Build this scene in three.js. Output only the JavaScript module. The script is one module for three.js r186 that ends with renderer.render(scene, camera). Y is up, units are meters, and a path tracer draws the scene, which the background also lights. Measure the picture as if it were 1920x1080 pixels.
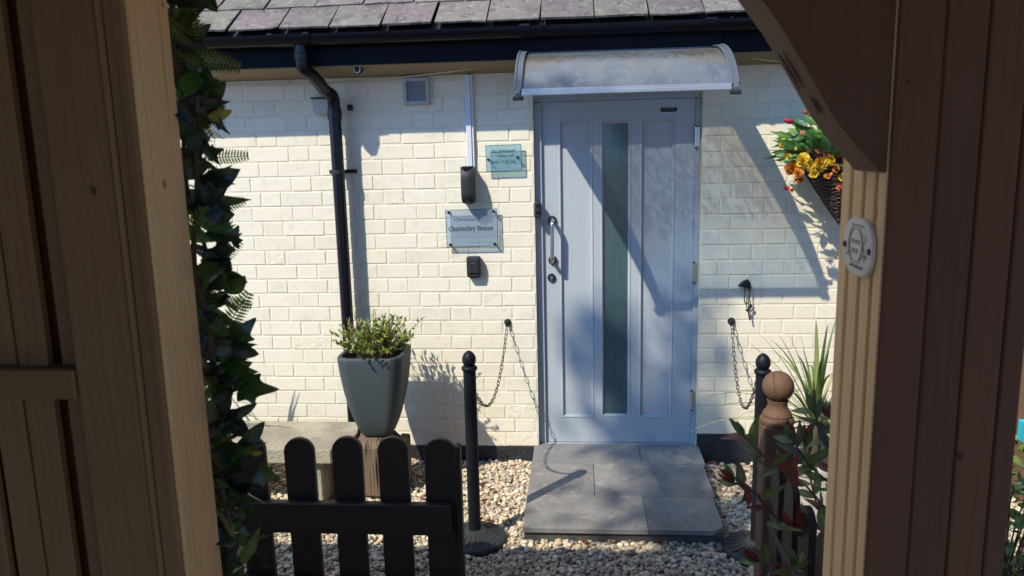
import * as THREE from 'three';
import { Sky } from 'three/addons/objects/Sky.js';
import { RoundedBoxGeometry } from 'three/addons/geometries/RoundedBoxGeometry.js';
import { mergeGeometries, toCreasedNormals } from 'three/addons/utils/BufferGeometryUtils.js';

// ---------------------------------------------------------------- camera, sky, sun, exposure
const scene = new THREE.Scene();
const D2R = Math.PI / 180;
const camera = new THREE.PerspectiveCamera(40.85, 16 / 9, 0.05, 400);
camera.position.set(0.208, 1.737, 4.101);
camera.rotation.set(-10.142 * D2R, 4.941 * D2R, -1.352 * D2R, 'YXZ');
camera.focus = 4.1; camera.userData.fStop = 6.5;
const renderer = new THREE.WebGLRenderer({ antialias: true });
renderer.toneMapping = THREE.LinearToneMapping;
renderer.toneMappingExposure = 1.3;
renderer.shadowMap.enabled = true;
const SUN = new THREE.Vector3(-0.85, 1.36, 1).normalize();
const sky = new Sky(); sky.name = 'sky'; sky.scale.setScalar(300);
sky.material.uniforms.sunPosition.value.copy(SUN);
sky.material.uniforms.turbidity.value = 5;
sky.material.uniforms.rayleigh.value = 0.45;
sky.material.uniforms.mieCoefficient.value = 0.004;
sky.userData.kind = 'structure';
scene.add(sky);
scene.environmentIntensity = 0.3;
const sun = new THREE.DirectionalLight(new THREE.Color(1, 0.925, 0.77), 4.2);
sun.name = 'sun';
sun.position.copy(SUN).multiplyScalar(30); sun.castShadow = true;
sun.shadow.camera.left = sun.shadow.camera.bottom = -8; sun.shadow.camera.right = sun.shadow.camera.top = 8;
sun.shadow.camera.far = 60; sun.shadow.mapSize.set(4096, 4096); sun.shadow.radius = 1;
scene.add(sun);

// ---------------------------------------------------------------- helpers
function rng(seed) { let a = seed >>> 0; return () => { a = (a + 0x6D2B79F5) | 0; let t = Math.imul(a ^ (a >>> 15), 1 | a); t = (t + Math.imul(t ^ (t >>> 7), 61 | t)) ^ t; return ((t ^ (t >>> 14)) >>> 0) / 4294967296; }; }
const R = rng(7);
const rr = (a, b) => a + (b - a) * R();
const V = (x, y, z) => new THREE.Vector3(x, y, z);
const lerp = (a, b, t) => a + (b - a) * t, clamp = (x, a = 0, b = 1) => Math.min(b, Math.max(a, x));
const sst = (a, b, x) => { const t = clamp((x - a) / (b - a)); return t * t * (3 - 2 * t); };
function hash(x, y, s) { let h = Math.imul(x, 374761393) ^ Math.imul(y, 668265263) ^ Math.imul(s, 1274126177); h = Math.imul(h ^ (h >>> 13), 1274126177); return ((h ^ (h >>> 16)) >>> 0) / 4294967296; }
function pn(u, v, px, py, s) { // periodic value noise; u, v in 0..1, px x py cells
  const x = u * px, y = v * py, xi = Math.floor(x), yi = Math.floor(y), fx = x - xi, fy = y - yi;
  const sx = fx * fx * (3 - 2 * fx), sy = fy * fy * (3 - 2 * fy), m = (a, n) => ((a % n) + n) % n;
  const g = (i, j) => hash(m(xi + i, px), m(yi + j, py), s);
  return lerp(lerp(g(0, 0), g(1, 0), sx), lerp(g(0, 1), g(1, 1), sx), sy);
}
function fbm(u, v, px, py, s, o = 4) { let a = 0, w = 0.5, t = 0; for (let i = 0; i < o; i++) { a += w * pn(u, v, px, py, s + i * 17); t += w; w *= 0.5; px *= 2; py *= 2; } return a / t; }
function tex(w, h, fn, rep, colour = false) { // fn(u, v) -> grey or [r, g, b] in 0..1
  const d = new Uint8Array(w * h * 4);
  for (let j = 0; j < h; j++) for (let i = 0; i < w; i++) {
    const c = fn((i + 0.5) / w, (j + 0.5) / h), k = (j * w + i) * 4, a = Array.isArray(c);
    for (let q = 0; q < 3; q++) d[k + q] = clamp(a ? c[q] : c) * 255;
    d[k + 3] = a && c.length > 3 ? clamp(c[3]) * 255 : 255;
  }
  const t = new THREE.DataTexture(d, w, h); t.wrapS = t.wrapT = THREE.RepeatWrapping; t.magFilter = THREE.LinearFilter; t.minFilter = THREE.LinearMipmapLinearFilter; t.generateMipmaps = true;
  if (rep) t.repeat.set(1 / rep[0], 1 / rep[1]);
  if (colour) t.colorSpace = THREE.SRGBColorSpace;
  t.needsUpdate = true; return t;
}
const s2 = (r, g, b) => [r, g, b].map((c) => (c <= 0.0031308 ? c * 12.92 : 1.055 * c ** (1 / 2.4) - 0.055)); // linear -> srgb
const mixc = (a, b, t) => a.map((x, i) => lerp(x, b[i], t));
const col = (r, g, b) => new THREE.Color().setRGB(r, g, b);
function mat(r, g, b, o = {}) { const P = o.phys; delete o.phys; return new (P ? THREE.MeshPhysicalMaterial : THREE.MeshStandardMaterial)({ color: col(r, g, b), roughness: 0.7, ...o }); }
const names = {};
const numbered = (n) => { const k = (names[n] = (names[n] ?? -1) + 1); return k ? `${n}_${String(k).padStart(3, '0')}` : n; };
function thing(name, label, category, pos = [0, 0, 0], group) { const o = new THREE.Group(); o.name = numbered(name); o.position.set(...pos); o.userData = { label, category }; if (group) o.userData.group = group; scene.add(o); return o; }
function part(name, geo, m, parent, pos, rot) { const o = new THREE.Mesh(geo, m); o.name = name; if (pos) o.position.set(...pos); if (rot) o.rotation.set(...rot); parent.add(o); return o; }
const stuff = (o) => { o.userData.kind = 'stuff'; return o; };
function boxUV(g, ox = 0, oy = 0) { // uv in metres by the dominant axis of the normal
  if (g.index) g = g.toNonIndexed();
  const p = g.attributes.position, uv = new Float32Array(p.count * 2), a = V(), b = V(), c = V();
  for (let i = 0; i < p.count; i += 3) {
    a.fromBufferAttribute(p, i); b.fromBufferAttribute(p, i + 1); c.fromBufferAttribute(p, i + 2);
    const n = b.clone().sub(a).cross(c.clone().sub(a)), x = Math.abs(n.x), y = Math.abs(n.y), z = Math.abs(n.z);
    [a, b, c].forEach((q, k) => { const [u, v] = z >= x && z >= y ? [q.x, q.y] : x >= y ? [q.z, q.y] : [q.x, q.z]; uv[(i + k) * 2] = u + ox; uv[(i + k) * 2 + 1] = v + oy; });
  }
  g.setAttribute('uv', new THREE.BufferAttribute(uv, 2)); return g;
}
function tri(list) { const g = new THREE.BufferGeometry(); g.setAttribute('position', new THREE.BufferAttribute(new Float32Array(list), 3)); g.computeVertexNormals(); return g; }
function cbox(w, h, d, c = 0.003, jit = 0) { // box with chamfered edges, 44 triangles
  const H = [w / 2, h / 2, d / 2], out = [], P = {};
  const J = {}; for (const x of [-1, 1]) for (const y of [-1, 1]) for (const z of [-1, 1]) J[[x, y, z]] = [rr(-jit, jit), rr(-jit, jit), rr(-jit, jit)];
  const pt = (s, ax) => { const k = [s, ax].join(); return (P[k] ??= s.map((q, i) => q * (H[i] - (i === ax ? 0 : c)) + J[s][i])); };
  const tr = (a, b, cc) => { const n = V(...b).sub(V(...a)).cross(V(...cc).sub(V(...a))), m = V(...a).add(V(...b)).add(V(...cc)); if (n.dot(m) < 0) out.push(...a, ...cc, ...b); else out.push(...a, ...b, ...cc); };
  const qd = (a, b, cc, dd) => { tr(a, b, cc); tr(a, cc, dd); };
  for (let ax = 0; ax < 3; ax++) for (const s of [-1, 1]) { const [u, v] = [0, 1, 2].filter((q) => q !== ax), mk = (a, b) => { const q = [0, 0, 0]; q[ax] = s; q[u] = a; q[v] = b; return pt(q, ax); }; qd(mk(-1, -1), mk(1, -1), mk(1, 1), mk(-1, 1)); }
  for (let ax = 0; ax < 3; ax++) { const [u, v] = [0, 1, 2].filter((q) => q !== ax); for (const a of [-1, 1]) for (const b of [-1, 1]) { const mk = (t) => { const q = [0, 0, 0]; q[ax] = t; q[u] = a; q[v] = b; return q; }; qd(pt(mk(-1), u), pt(mk(1), u), pt(mk(1), v), pt(mk(-1), v)); } }
  for (const x of [-1, 1]) for (const y of [-1, 1]) for (const z of [-1, 1]) tr(pt([x, y, z], 0), pt([x, y, z], 1), pt([x, y, z], 2));
  return tri(out);
}
const plank = (w, h, d, c = 0.003) => boxUV(cbox(w, h, d, c), rr(0, 5), rr(0, 5)); // grain along y
const at = (g, x, y, z, rx = 0, ry = 0, rz = 0) => { if (rx) g.rotateX(rx); if (ry) g.rotateY(ry); if (rz) g.rotateZ(rz); return g.translate(x, y, z); };
const rbox = (w, h, d, r, s = 3) => new RoundedBoxGeometry(w, h, d, s, r);
const cyl = (r0, r1, h, n = 24) => new THREE.CylinderGeometry(r0, r1, h, n);
const lathe = (pts, n = 40) => new THREE.LatheGeometry(pts.map(([x, y]) => new THREE.Vector2(x, y)), n);
const curve = (pts) => new THREE.CatmullRomCurve3(pts.map((p) => V(...p)));
const tube = (pts, r, n = 24, k = 8) => new THREE.TubeGeometry(curve(pts), n, r, k);
const shapeOf = (pts) => new THREE.Shape(pts.map(([x, y]) => new THREE.Vector2(x, y)));
const extr = (sh, depth, bevel = 0, cs = 12) => new THREE.ExtrudeGeometry(sh, { depth, bevelEnabled: bevel > 0, bevelSize: bevel, bevelThickness: bevel, bevelSegments: 2, curveSegments: cs });
const merge = (l) => mergeGeometries(l.map((g) => { const q = g.index ? g.toNonIndexed() : g; for (const k of Object.keys(q.attributes)) if (!['position', 'normal', 'uv'].includes(k)) q.deleteAttribute(k); if (!q.attributes.uv) q.setAttribute('uv', new THREE.BufferAttribute(new Float32Array(q.attributes.position.count * 2), 2)); return q; }));
const Yup = V(0, 1, 0);
function aim(o, dir, roll = 0) { o.quaternion.setFromUnitVectors(Yup, V(...dir).normalize()); o.rotateY(roll); return o; }

// ---------------------------------------------------------------- materials
const dim = 0.5;
const paintBump = tex(512, 512, (u, v) => 0.55 * fbm(u, v, 10, 10, 1, 5) + 0.3 * fbm(u, v, 60, 60, 5, 2) + 0.15 * pn(u, v, 4, 4, 9), [dim, dim]);
const paintMap = tex(512, 512, (u, v) => {
  const a = fbm(u, v, 5, 5, 21, 4), b = fbm(u, v, 24, 24, 31, 3), sp = pn(u, v, 90, 90, 41) > 0.972 ? 1 : 0;
  let c = mixc([0.80, 0.728, 0.565], [0.76, 0.688, 0.53], sst(0.45, 0.75, a)); const fl = fbm(u, v, 12, 12, 101, 4); c = mixc(c, [0.52, 0.46, 0.34], 0.22 * sst(0.72, 0.78, fl)); c = mixc(c, [0.60, 0.57, 0.43], 0.14 * sst(0.62, 0.8, fbm(u, v, 4, 9, 131, 3))); c = mixc(c, [0.62, 0.57, 0.46], 0.3 * sst(0.6, 0.8, b)); c = mixc(c, [0.35, 0.31, 0.25], 0.35 * sp); return s2(...c);
}, [0.9, 0.9], true);
const chipBump = tex(256, 256, (u, v) => { const a = fbm(u, v, 16, 16, 61, 4); return 0.5 * a + 0.5 * sst(0.3, 0.42, fbm(u, v, 14, 14, 71, 3)); }, [0.25, 0.25]);
const M = {};
M.paint = [0, 1, 2].map((i) => mat(...[[1, 1, 1], [0.985, 0.982, 0.97], [0.965, 0.965, 0.955]][i], { map: paintMap, bumpMap: paintBump, bumpScale: 0.0009, roughness: 0.72 }));
M.chip = mat(0.98, 0.975, 0.96, { map: paintMap, bumpMap: chipBump, bumpScale: 0.0017, roughness: 0.8 });
M.mortar = mat(0.95, 0.94, 0.9, { map: paintMap, bumpMap: paintBump, bumpScale: 0.003, roughness: 0.8 });
M.plinth = mat(0.018, 0.021, 0.026, { bumpMap: chipBump, bumpScale: 0.004, roughness: 0.6 });
M.black = mat(0.007, 0.008, 0.013, { phys: true, roughness: 0.24, specularIntensity: 0.6 });
M.plastic = mat(0.008, 0.010, 0.013, { phys: true, roughness: 0.5, specularIntensity: 0.45 });
M.gutter = mat(0.004, 0.005, 0.009, { phys: true, roughness: 0.3, specularIntensity: 0.35 });
M.board = mat(0.004, 0.005, 0.010, { phys: true, roughness: 0.6, specularIntensity: 0.25 });
M.blackMatt = mat(0.014, 0.015, 0.017, { roughness: 0.6 });
M.soffit = mat(0.26, 0.205, 0.125, { map: null, bumpMap: paintBump, bumpScale: 0.001, roughness: 0.8 });
const slateMap = tex(512, 512, (u, v) => {
  const a = fbm(u, v, 4, 4, 3, 5), b = fbm(u, v, 16, 16, 13, 4), l = fbm(u, v, 34, 34, 23, 3);
  let c = mixc([0.24, 0.215, 0.215], [0.155, 0.13, 0.145], sst(0.3, 0.7, a)); c = mixc(c, [0.27, 0.25, 0.215], 0.6 * sst(0.5, 0.72, b)); c = mixc(c, [0.34, 0.34, 0.29], 0.6 * sst(0.62, 0.72, l)); c = mixc(c, [0.05, 0.05, 0.04], 0.5 * sst(0.68, 0.78, fbm(u, v, 22, 22, 77, 3))); return s2(...c);
}, [0.8, 0.8], true);
const slateBump = tex(256, 256, (u, v) => 0.6 * fbm(u, v, 6, 10, 4, 5) + 0.4 * fbm(u, v, 40, 40, 9, 2), [0.4, 0.4]);
M.slate = [[0.7, 0.69, 0.66], [0.72, 0.64, 0.65], [0.68, 0.7, 0.6], [0.6, 0.58, 0.57], [0.78, 0.74, 0.68]].map((c) => mat(...c, { map: slateMap, bumpMap: slateBump, bumpScale: 0.006, roughness: 0.75 }));
function woodTex(seed, base, dark, knots, rep, freq = 70) { // long grain along v with growth rings bending round knots
  const K = []; const q = rng(seed); for (let i = 0; i < knots; i++) K.push([q(), q(), 0.003 + 0.008 * q() * q()]);
  const cracks = []; for (let i = 0; i < 5; i++) cracks.push([q(), q(), 0.04 + 0.1 * q()]);
  const f = (u, v) => {
    let w = 0, kn = 0, ring = 0; const W = rep[0], H = rep[1];
    for (const [a, b, r] of K) { let du = u - a, dv = v - b; du -= Math.round(du); dv -= Math.round(dv); const X = du * W, Y = dv * H; if (Math.abs(Y) > 0.25) continue; const d = Math.hypot(X, Y * 0.3) / r; w += Math.sign(X || 1) * r * 1.6 * Math.exp(-d * 0.45); const dk = Math.hypot(X, Y * 0.7) / r + 0.25 * (pn(u, v, 80, 200, 5) - 0.5); const k = 1 - sst(0.75, 1.05, dk); if (k > kn) { kn = k; ring = 0.5 + 0.5 * Math.sin(dk * 16); } }
    const x = u * W - w + 0.02 * (pn(u, v, 2, 3, seed + 3) - 0.5) + 0.008 * (pn(u, v, 4, 9, seed + 4) - 0.5);
    const t = x * freq * (0.8 + 0.0), n = Math.round(W * freq * 0.8), ti = Math.floor(t), fr = t - ti, m = ((ti % n) + n) % n;
    const wide = 0.35 + 0.65 * hash(m, 3, seed); const late = sst(1 - 0.5 * wide, 0.97, fr) * (0.35 + 0.65 * hash(m, 7, seed)) + 0.35 * sst(0.12, 0.0, fr) * hash(((m - 1) % n + n) % n, 7, seed);
    const fib = fbm(u, v, Math.round(W * 300), Math.round(H * 9), seed + 2, 3), blot = fbm(u, v, 3, 6, seed + 8, 3);
    let cr = 0; for (const [a, b, l] of cracks) { let du = u - a, dv = v - b; du -= Math.round(du); dv -= Math.round(dv); const Y = dv * H; if (Math.abs(Y) < l) cr = Math.max(cr, 1 - sst(0.0004, 0.0014, Math.abs(du * W + 0.003 * (pn(u, v, 3, 40, 9) - 0.5)) / (1 - (Y / l) ** 2 + 0.05) )); }
    return [clamp(late), kn, blot, fib, ring, cr];
  };
  const C = (u, v) => f(u, v);
  const map = tex(512, 1024, (u, v) => { const [g, k, b, fi, ri, cr] = C(u, v); let c = mixc(base, dark, clamp(0.36 * g + 0.4 * (fi - 0.45) + 0.6 * (b - 0.4))); c = mixc(c, mixc(dark.map((x) => x * 0.55), dark.map((x) => x * 0.25), ri), k * 0.9); c = mixc(c, dark.map((x) => x * 0.2), 0.85 * cr); return s2(...c); }, rep, true);
  const bump = tex(512, 1024, (u, v) => { const [g, k, b, fi, ri, cr] = C(u, v); return clamp(0.75 - g * 0.3 - 0.25 * (fi - 0.5) - 0.15 * k * ri - 0.7 * cr); }, rep);
  return { map, bump };
}
const pine = woodTex(11, [0.84, 0.615, 0.335], [0.56, 0.35, 0.16], 11, [0.6, 2.2]);
const brown = woodTex(51, [0.30, 0.175, 0.105], [0.10, 0.052, 0.034], 5, [0.4, 1.4], 110);
M.pine = [[1, 0.97, 0.92], [0.96, 0.92, 0.86], [1.03, 0.98, 0.92]].map((c) => mat(...c, { map: pine.map, bumpMap: pine.bump, bumpScale: 0.0008, roughness: 0.68 }));
M.pineShaded = [[0.36, 0.325, 0.295], [0.33, 0.30, 0.272], [0.39, 0.355, 0.32]].map((c) => mat(...c, { map: pine.map, bumpMap: pine.bump, bumpScale: 0.0008, roughness: 0.7 }));  // copies of the jamb pine, darkened to stand in for shade
M.pineDeepShade = [[0.175, 0.112, 0.10], [0.157, 0.102, 0.093], [0.19, 0.122, 0.107]].map((c) => mat(...c, { map: pine.map, bumpMap: pine.bump, bumpScale: 0.0008, roughness: 0.7 }));  // same pine darkened further, deep shade put into a reddish tint
M.post = mat(0.48, 0.44, 0.40, { map: brown.map, bumpMap: brown.bump, bumpScale: 0.0022, roughness: 0.75 });
M.fence = mat(0.08, 0.078, 0.088, { map: brown.map, bumpMap: brown.bump, bumpScale: 0.0012, roughness: 0.55 });
const stoneMap = tex(512, 512, (u, v) => { const a = fbm(u, v, 5, 5, 14, 4), b = fbm(u, v, 70, 70, 24, 2); let c = mixc([0.40, 0.35, 0.25], [0.28, 0.245, 0.18], sst(0.35, 0.7, a)); c = mixc(c, [0.16, 0.14, 0.10], 0.5 * sst(0.6, 0.8, b)); return s2(...c); }, [0.7, 0.7], true);
M.stone = mat(1, 1, 1, { map: stoneMap, bumpMap: paintBump, bumpScale: 0.006, roughness: 0.9 });
const logMap = tex(256, 512, (u, v) => { const g = pn(u + 0.05 * fbm(u, v, 3, 3, 2, 2), v, 22, 2, 3) * 0.6 + pn(u, v, 60, 4, 6) * 0.4; return s2(...mixc([0.34, 0.25, 0.16], [0.05, 0.03, 0.02], sst(0.40, 0.6, g))); }, [0.35, 0.6], true);
const logBump = tex(256, 512, (u, v) => 1 - sst(0.4, 0.7, pn(u + 0.05 * fbm(u, v, 3, 3, 2, 2), v, 22, 2, 3) * 0.6 + pn(u, v, 60, 4, 6) * 0.4), [0.35, 0.6]);
M.log = mat(0.48, 0.45, 0.41, { map: logMap, bumpMap: logBump, bumpScale: 0.012, roughness: 0.9 });
const slabMap = tex(512, 512, (u, v) => { const a = fbm(u, v, 4, 4, 19, 5), b = fbm(u, v, 50, 50, 29, 2); let c = mixc([0.165, 0.158, 0.15], [0.125, 0.122, 0.12], sst(0.3, 0.7, a)); c = mixc(c, [0.24, 0.23, 0.21], 0.5 * sst(0.66, 0.76, fbm(u, v, 13, 13, 39, 4))); c = mixc(c, [0.08, 0.078, 0.075], 0.35 * sst(0.6, 0.75, b)); return s2(...c); }, [0.9, 0.9], true);
M.slab = [1.6, 1.48, 1.7].map((k) => mat(k, k * 0.985, k * 0.965, { map: slabMap, bumpMap: slateBump, bumpScale: 0.0025, roughness: 0.65 }));
M.concrete = mat(0.5, 0.5, 0.52, { map: slabMap, bumpMap: paintBump, bumpScale: 0.004, roughness: 0.85 });
const potBump = tex(512, 512, (u, v) => 0.2 * fbm(u, v, 20, 40, 17, 3) + 0.8 * fbm(u, v, 70, 84, 27, 2), [0.4, 0.4]);
M.pot = mat(0.050, 0.066, 0.070, { bumpMap: potBump, bumpScale: 0.0008, roughness: 0.7 });
const doorBump = tex(512, 512, (u, v) => { const g = pn(u + 0.02 * fbm(u, v, 3, 3, 8, 2), v, 90, 4, 4) * 0.5 + pn(u, v, 200, 7, 6) * 0.5; return g; }, [0.5, 0.5]);
M.door = mat(0.42, 0.45, 0.472, { bumpMap: doorBump, bumpScale: 0.0007, roughness: 0.42 });
M.frame = mat(0.36, 0.40, 0.445, { bumpMap: doorBump, bumpScale: 0.0003, roughness: 0.45 });
M.glass = mat(0.042, 0.088, 0.096, { phys: true, roughness: 0.3, bumpMap: tex(256, 256, (u, v) => pn(u, v, 6, 2, 3), [0.1, 0.6]), bumpScale: 0.0015, clearcoat: 1, clearcoatRoughness: 0.12 });
M.steel = mat(0.62, 0.62, 0.6, { metalness: 1, roughness: 0.28 });
M.darkSteel = mat(0.10, 0.10, 0.10, { metalness: 1, roughness: 0.35 });
M.white = mat(0.7, 0.69, 0.66, { roughness: 0.45 });
M.trunking = mat(0.62, 0.66, 0.74, { roughness: 0.4 });
M.alu = mat(0.085, 0.10, 0.125, { roughness: 0.55 });
M.silver = mat(0.62, 0.64, 0.66, { metalness: 0.8, roughness: 0.35 });
const grime = (u, v) => { const g = fbm(u, v, 14, 6, 5, 5), top = sst(0.37, 0.56, v + 0.3 * (g - 0.5)), crn = sst(0.55, 0.85, Math.abs(u - 0.5) * 1.9 * (0.55 + 1.0 * v) + 0.3 * (g - 0.5)) * sst(0.2, 0.42, v), sc = fbm(u, v, 60, 26, 9, 3); return [clamp(top * (0.3 + 0.9 * sst(0.4, 0.62, sc))), crn, g, sc]; };
M.poly = new THREE.MeshPhysicalMaterial({ color: 0xffffff, roughness: 0.32, transmission: 0.76, thickness: 0, ior: 1.5, side: THREE.DoubleSide,
  map: tex(1024, 256, (u, v) => { const [t, c, g, sc] = grime(u, v); let k = mixc([0.38, 0.47, 0.59], [0.48, 0.555, 0.65], sst(0.4, 0.6, g)); k = mixc(k, [0.70, 0.72, 0.74], 0.5 * sst(0.6, 0.7, sc) * sst(0.35, 0.6, fbm(u, v, 5, 3, 88, 2))); k = mixc(k, [0.46, 0.41, 0.25], 0.7 * clamp(c * 1.2)); k = mixc(k, [0.19, 0.18, 0.14], 0.85 * clamp(t * 1.1)); return s2(...k); }, null, true) });
M.signGlass = [[0.72, 0.80, 0.88], [0.62, 0.79, 0.85]].map((c) => mat(...c, { phys: true, transmission: 0.86, thickness: 0, roughness: 0.1, ior: 1.5 }));
M.glassEdge = mat(0.03, 0.07, 0.065, { roughness: 0.2 });
M.chain = mat(0.09, 0.085, 0.078, { metalness: 0.6, roughness: 0.5 });
M.iron = mat(0.012, 0.012, 0.012, { roughness: 0.5 });
M.cable = mat(0.62, 0.56, 0.42, { roughness: 0.6 });
const veinMap = tex(128, 256, (u, v) => { const d = Math.abs(u - 0.5), mid = 1 - sst(0.01, 0.045, d), side = 1 - sst(0.02, 0.09, Math.abs((((v - d * 0.55) * 9) % 1 + 1) % 1 - 0.5)), m = fbm(u, v, 5, 8, 7, 4); const k = 0.62 + 0.5 * m + 0.45 * mid + 0.16 * side; return s2(...[k * 0.72, k * 0.74, k * 0.66].map((x) => clamp(x))); }, null, true);
const veinBump = tex(128, 256, (u, v) => { const d = Math.abs(u - 0.5); return 0.6 - 0.4 * (1 - sst(0.01, 0.05, d)) - 0.25 * (1 - sst(0.02, 0.12, Math.abs((((v - d * 0.55) * 9) % 1 + 1) % 1 - 0.5))); });
const leafMat = (r, g, b, o = {}) => mat(r * 1.25, g * 1.25, b * 1.25, { phys: true, side: THREE.DoubleSide, map: veinMap, bumpMap: veinBump, bumpScale: 0.0006, roughness: 0.45, transmission: 0.28, thickness: 0, ...o });
M.ivy = [[0.018, 0.055, 0.016], [0.04, 0.105, 0.022], [0.012, 0.04, 0.02], [0.016, 0.034, 0.03]].map((c) => leafMat(...c, { transmission: 0.18, roughness: 0.32 }));
M.fern = leafMat(0.15, 0.25, 0.03, { transmission: 0.4 });
M.yellowTip = leafMat(0.42, 0.36, 0.05);
M.beg = [leafMat(0.05, 0.17, 0.035), leafMat(0.08, 0.22, 0.045), leafMat(0.14, 0.30, 0.06)];
M.phot = [leafMat(0.13, 0.21, 0.07), leafMat(0.18, 0.27, 0.08), leafMat(0.13, 0.17, 0.12)];
M.red = [leafMat(0.30, 0.035, 0.045), leafMat(0.36, 0.065, 0.07), leafMat(0.20, 0.06, 0.04)];
M.stem = mat(0.07, 0.05, 0.035, { roughness: 0.8 });
M.redStem = mat(0.20, 0.06, 0.05, { roughness: 0.7 });
M.yellow = leafMat(0.85, 0.55, 0.02, { roughness: 0.6 }); M.orange = leafMat(0.80, 0.27, 0.02, { roughness: 0.6 }); M.peach = leafMat(0.85, 0.30, 0.14, { roughness: 0.6 }); M.pink = leafMat(0.70, 0.03, 0.09, { roughness: 0.6 }); M.coral = leafMat(0.75, 0.10, 0.05, { roughness: 0.6 });
M.wicker = [mat(0.085, 0.045, 0.032, { roughness: 0.75 }), mat(0.14, 0.085, 0.06, { roughness: 0.75 }), mat(0.05, 0.03, 0.024, { roughness: 0.75 })];
M.soil = mat(0.03, 0.022, 0.016, { roughness: 1 });
M.blade = [leafMat(0.16, 0.24, 0.06), leafMat(0.32, 0.38, 0.14), leafMat(0.10, 0.17, 0.055), leafMat(0.46, 0.46, 0.22)];
M.shrubLeaf = [leafMat(0.32, 0.38, 0.05), leafMat(0.13, 0.22, 0.03), leafMat(0.34, 0.36, 0.09), leafMat(0.36, 0.26, 0.13)];

// ---------------------------------------------------------------- ground
const groundMap = tex(512, 512, (u, v) => { const a = fbm(u, v, 40, 40, 6, 3), b = pn(u, v, 60, 60, 16); return s2(...mixc([0.30, 0.25, 0.20], [0.12, 0.095, 0.075], sst(0.4, 0.7, a * 0.6 + b * 0.4))); }, [1, 1], true);
{
  const g = new THREE.PlaneGeometry(240, 240).rotateX(-Math.PI / 2); const uv = g.attributes.uv; for (let i = 0; i < uv.count; i++) uv.setXY(i, uv.getX(i) * 240, uv.getY(i) * 240);
  const o = part('ground', g, mat(1, 1, 1, { map: groundMap, bumpMap: groundMap, bumpScale: 0.01, roughness: 0.95 }), scene, [0, -0.004, 0]); o.userData.kind = 'structure';
}

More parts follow.
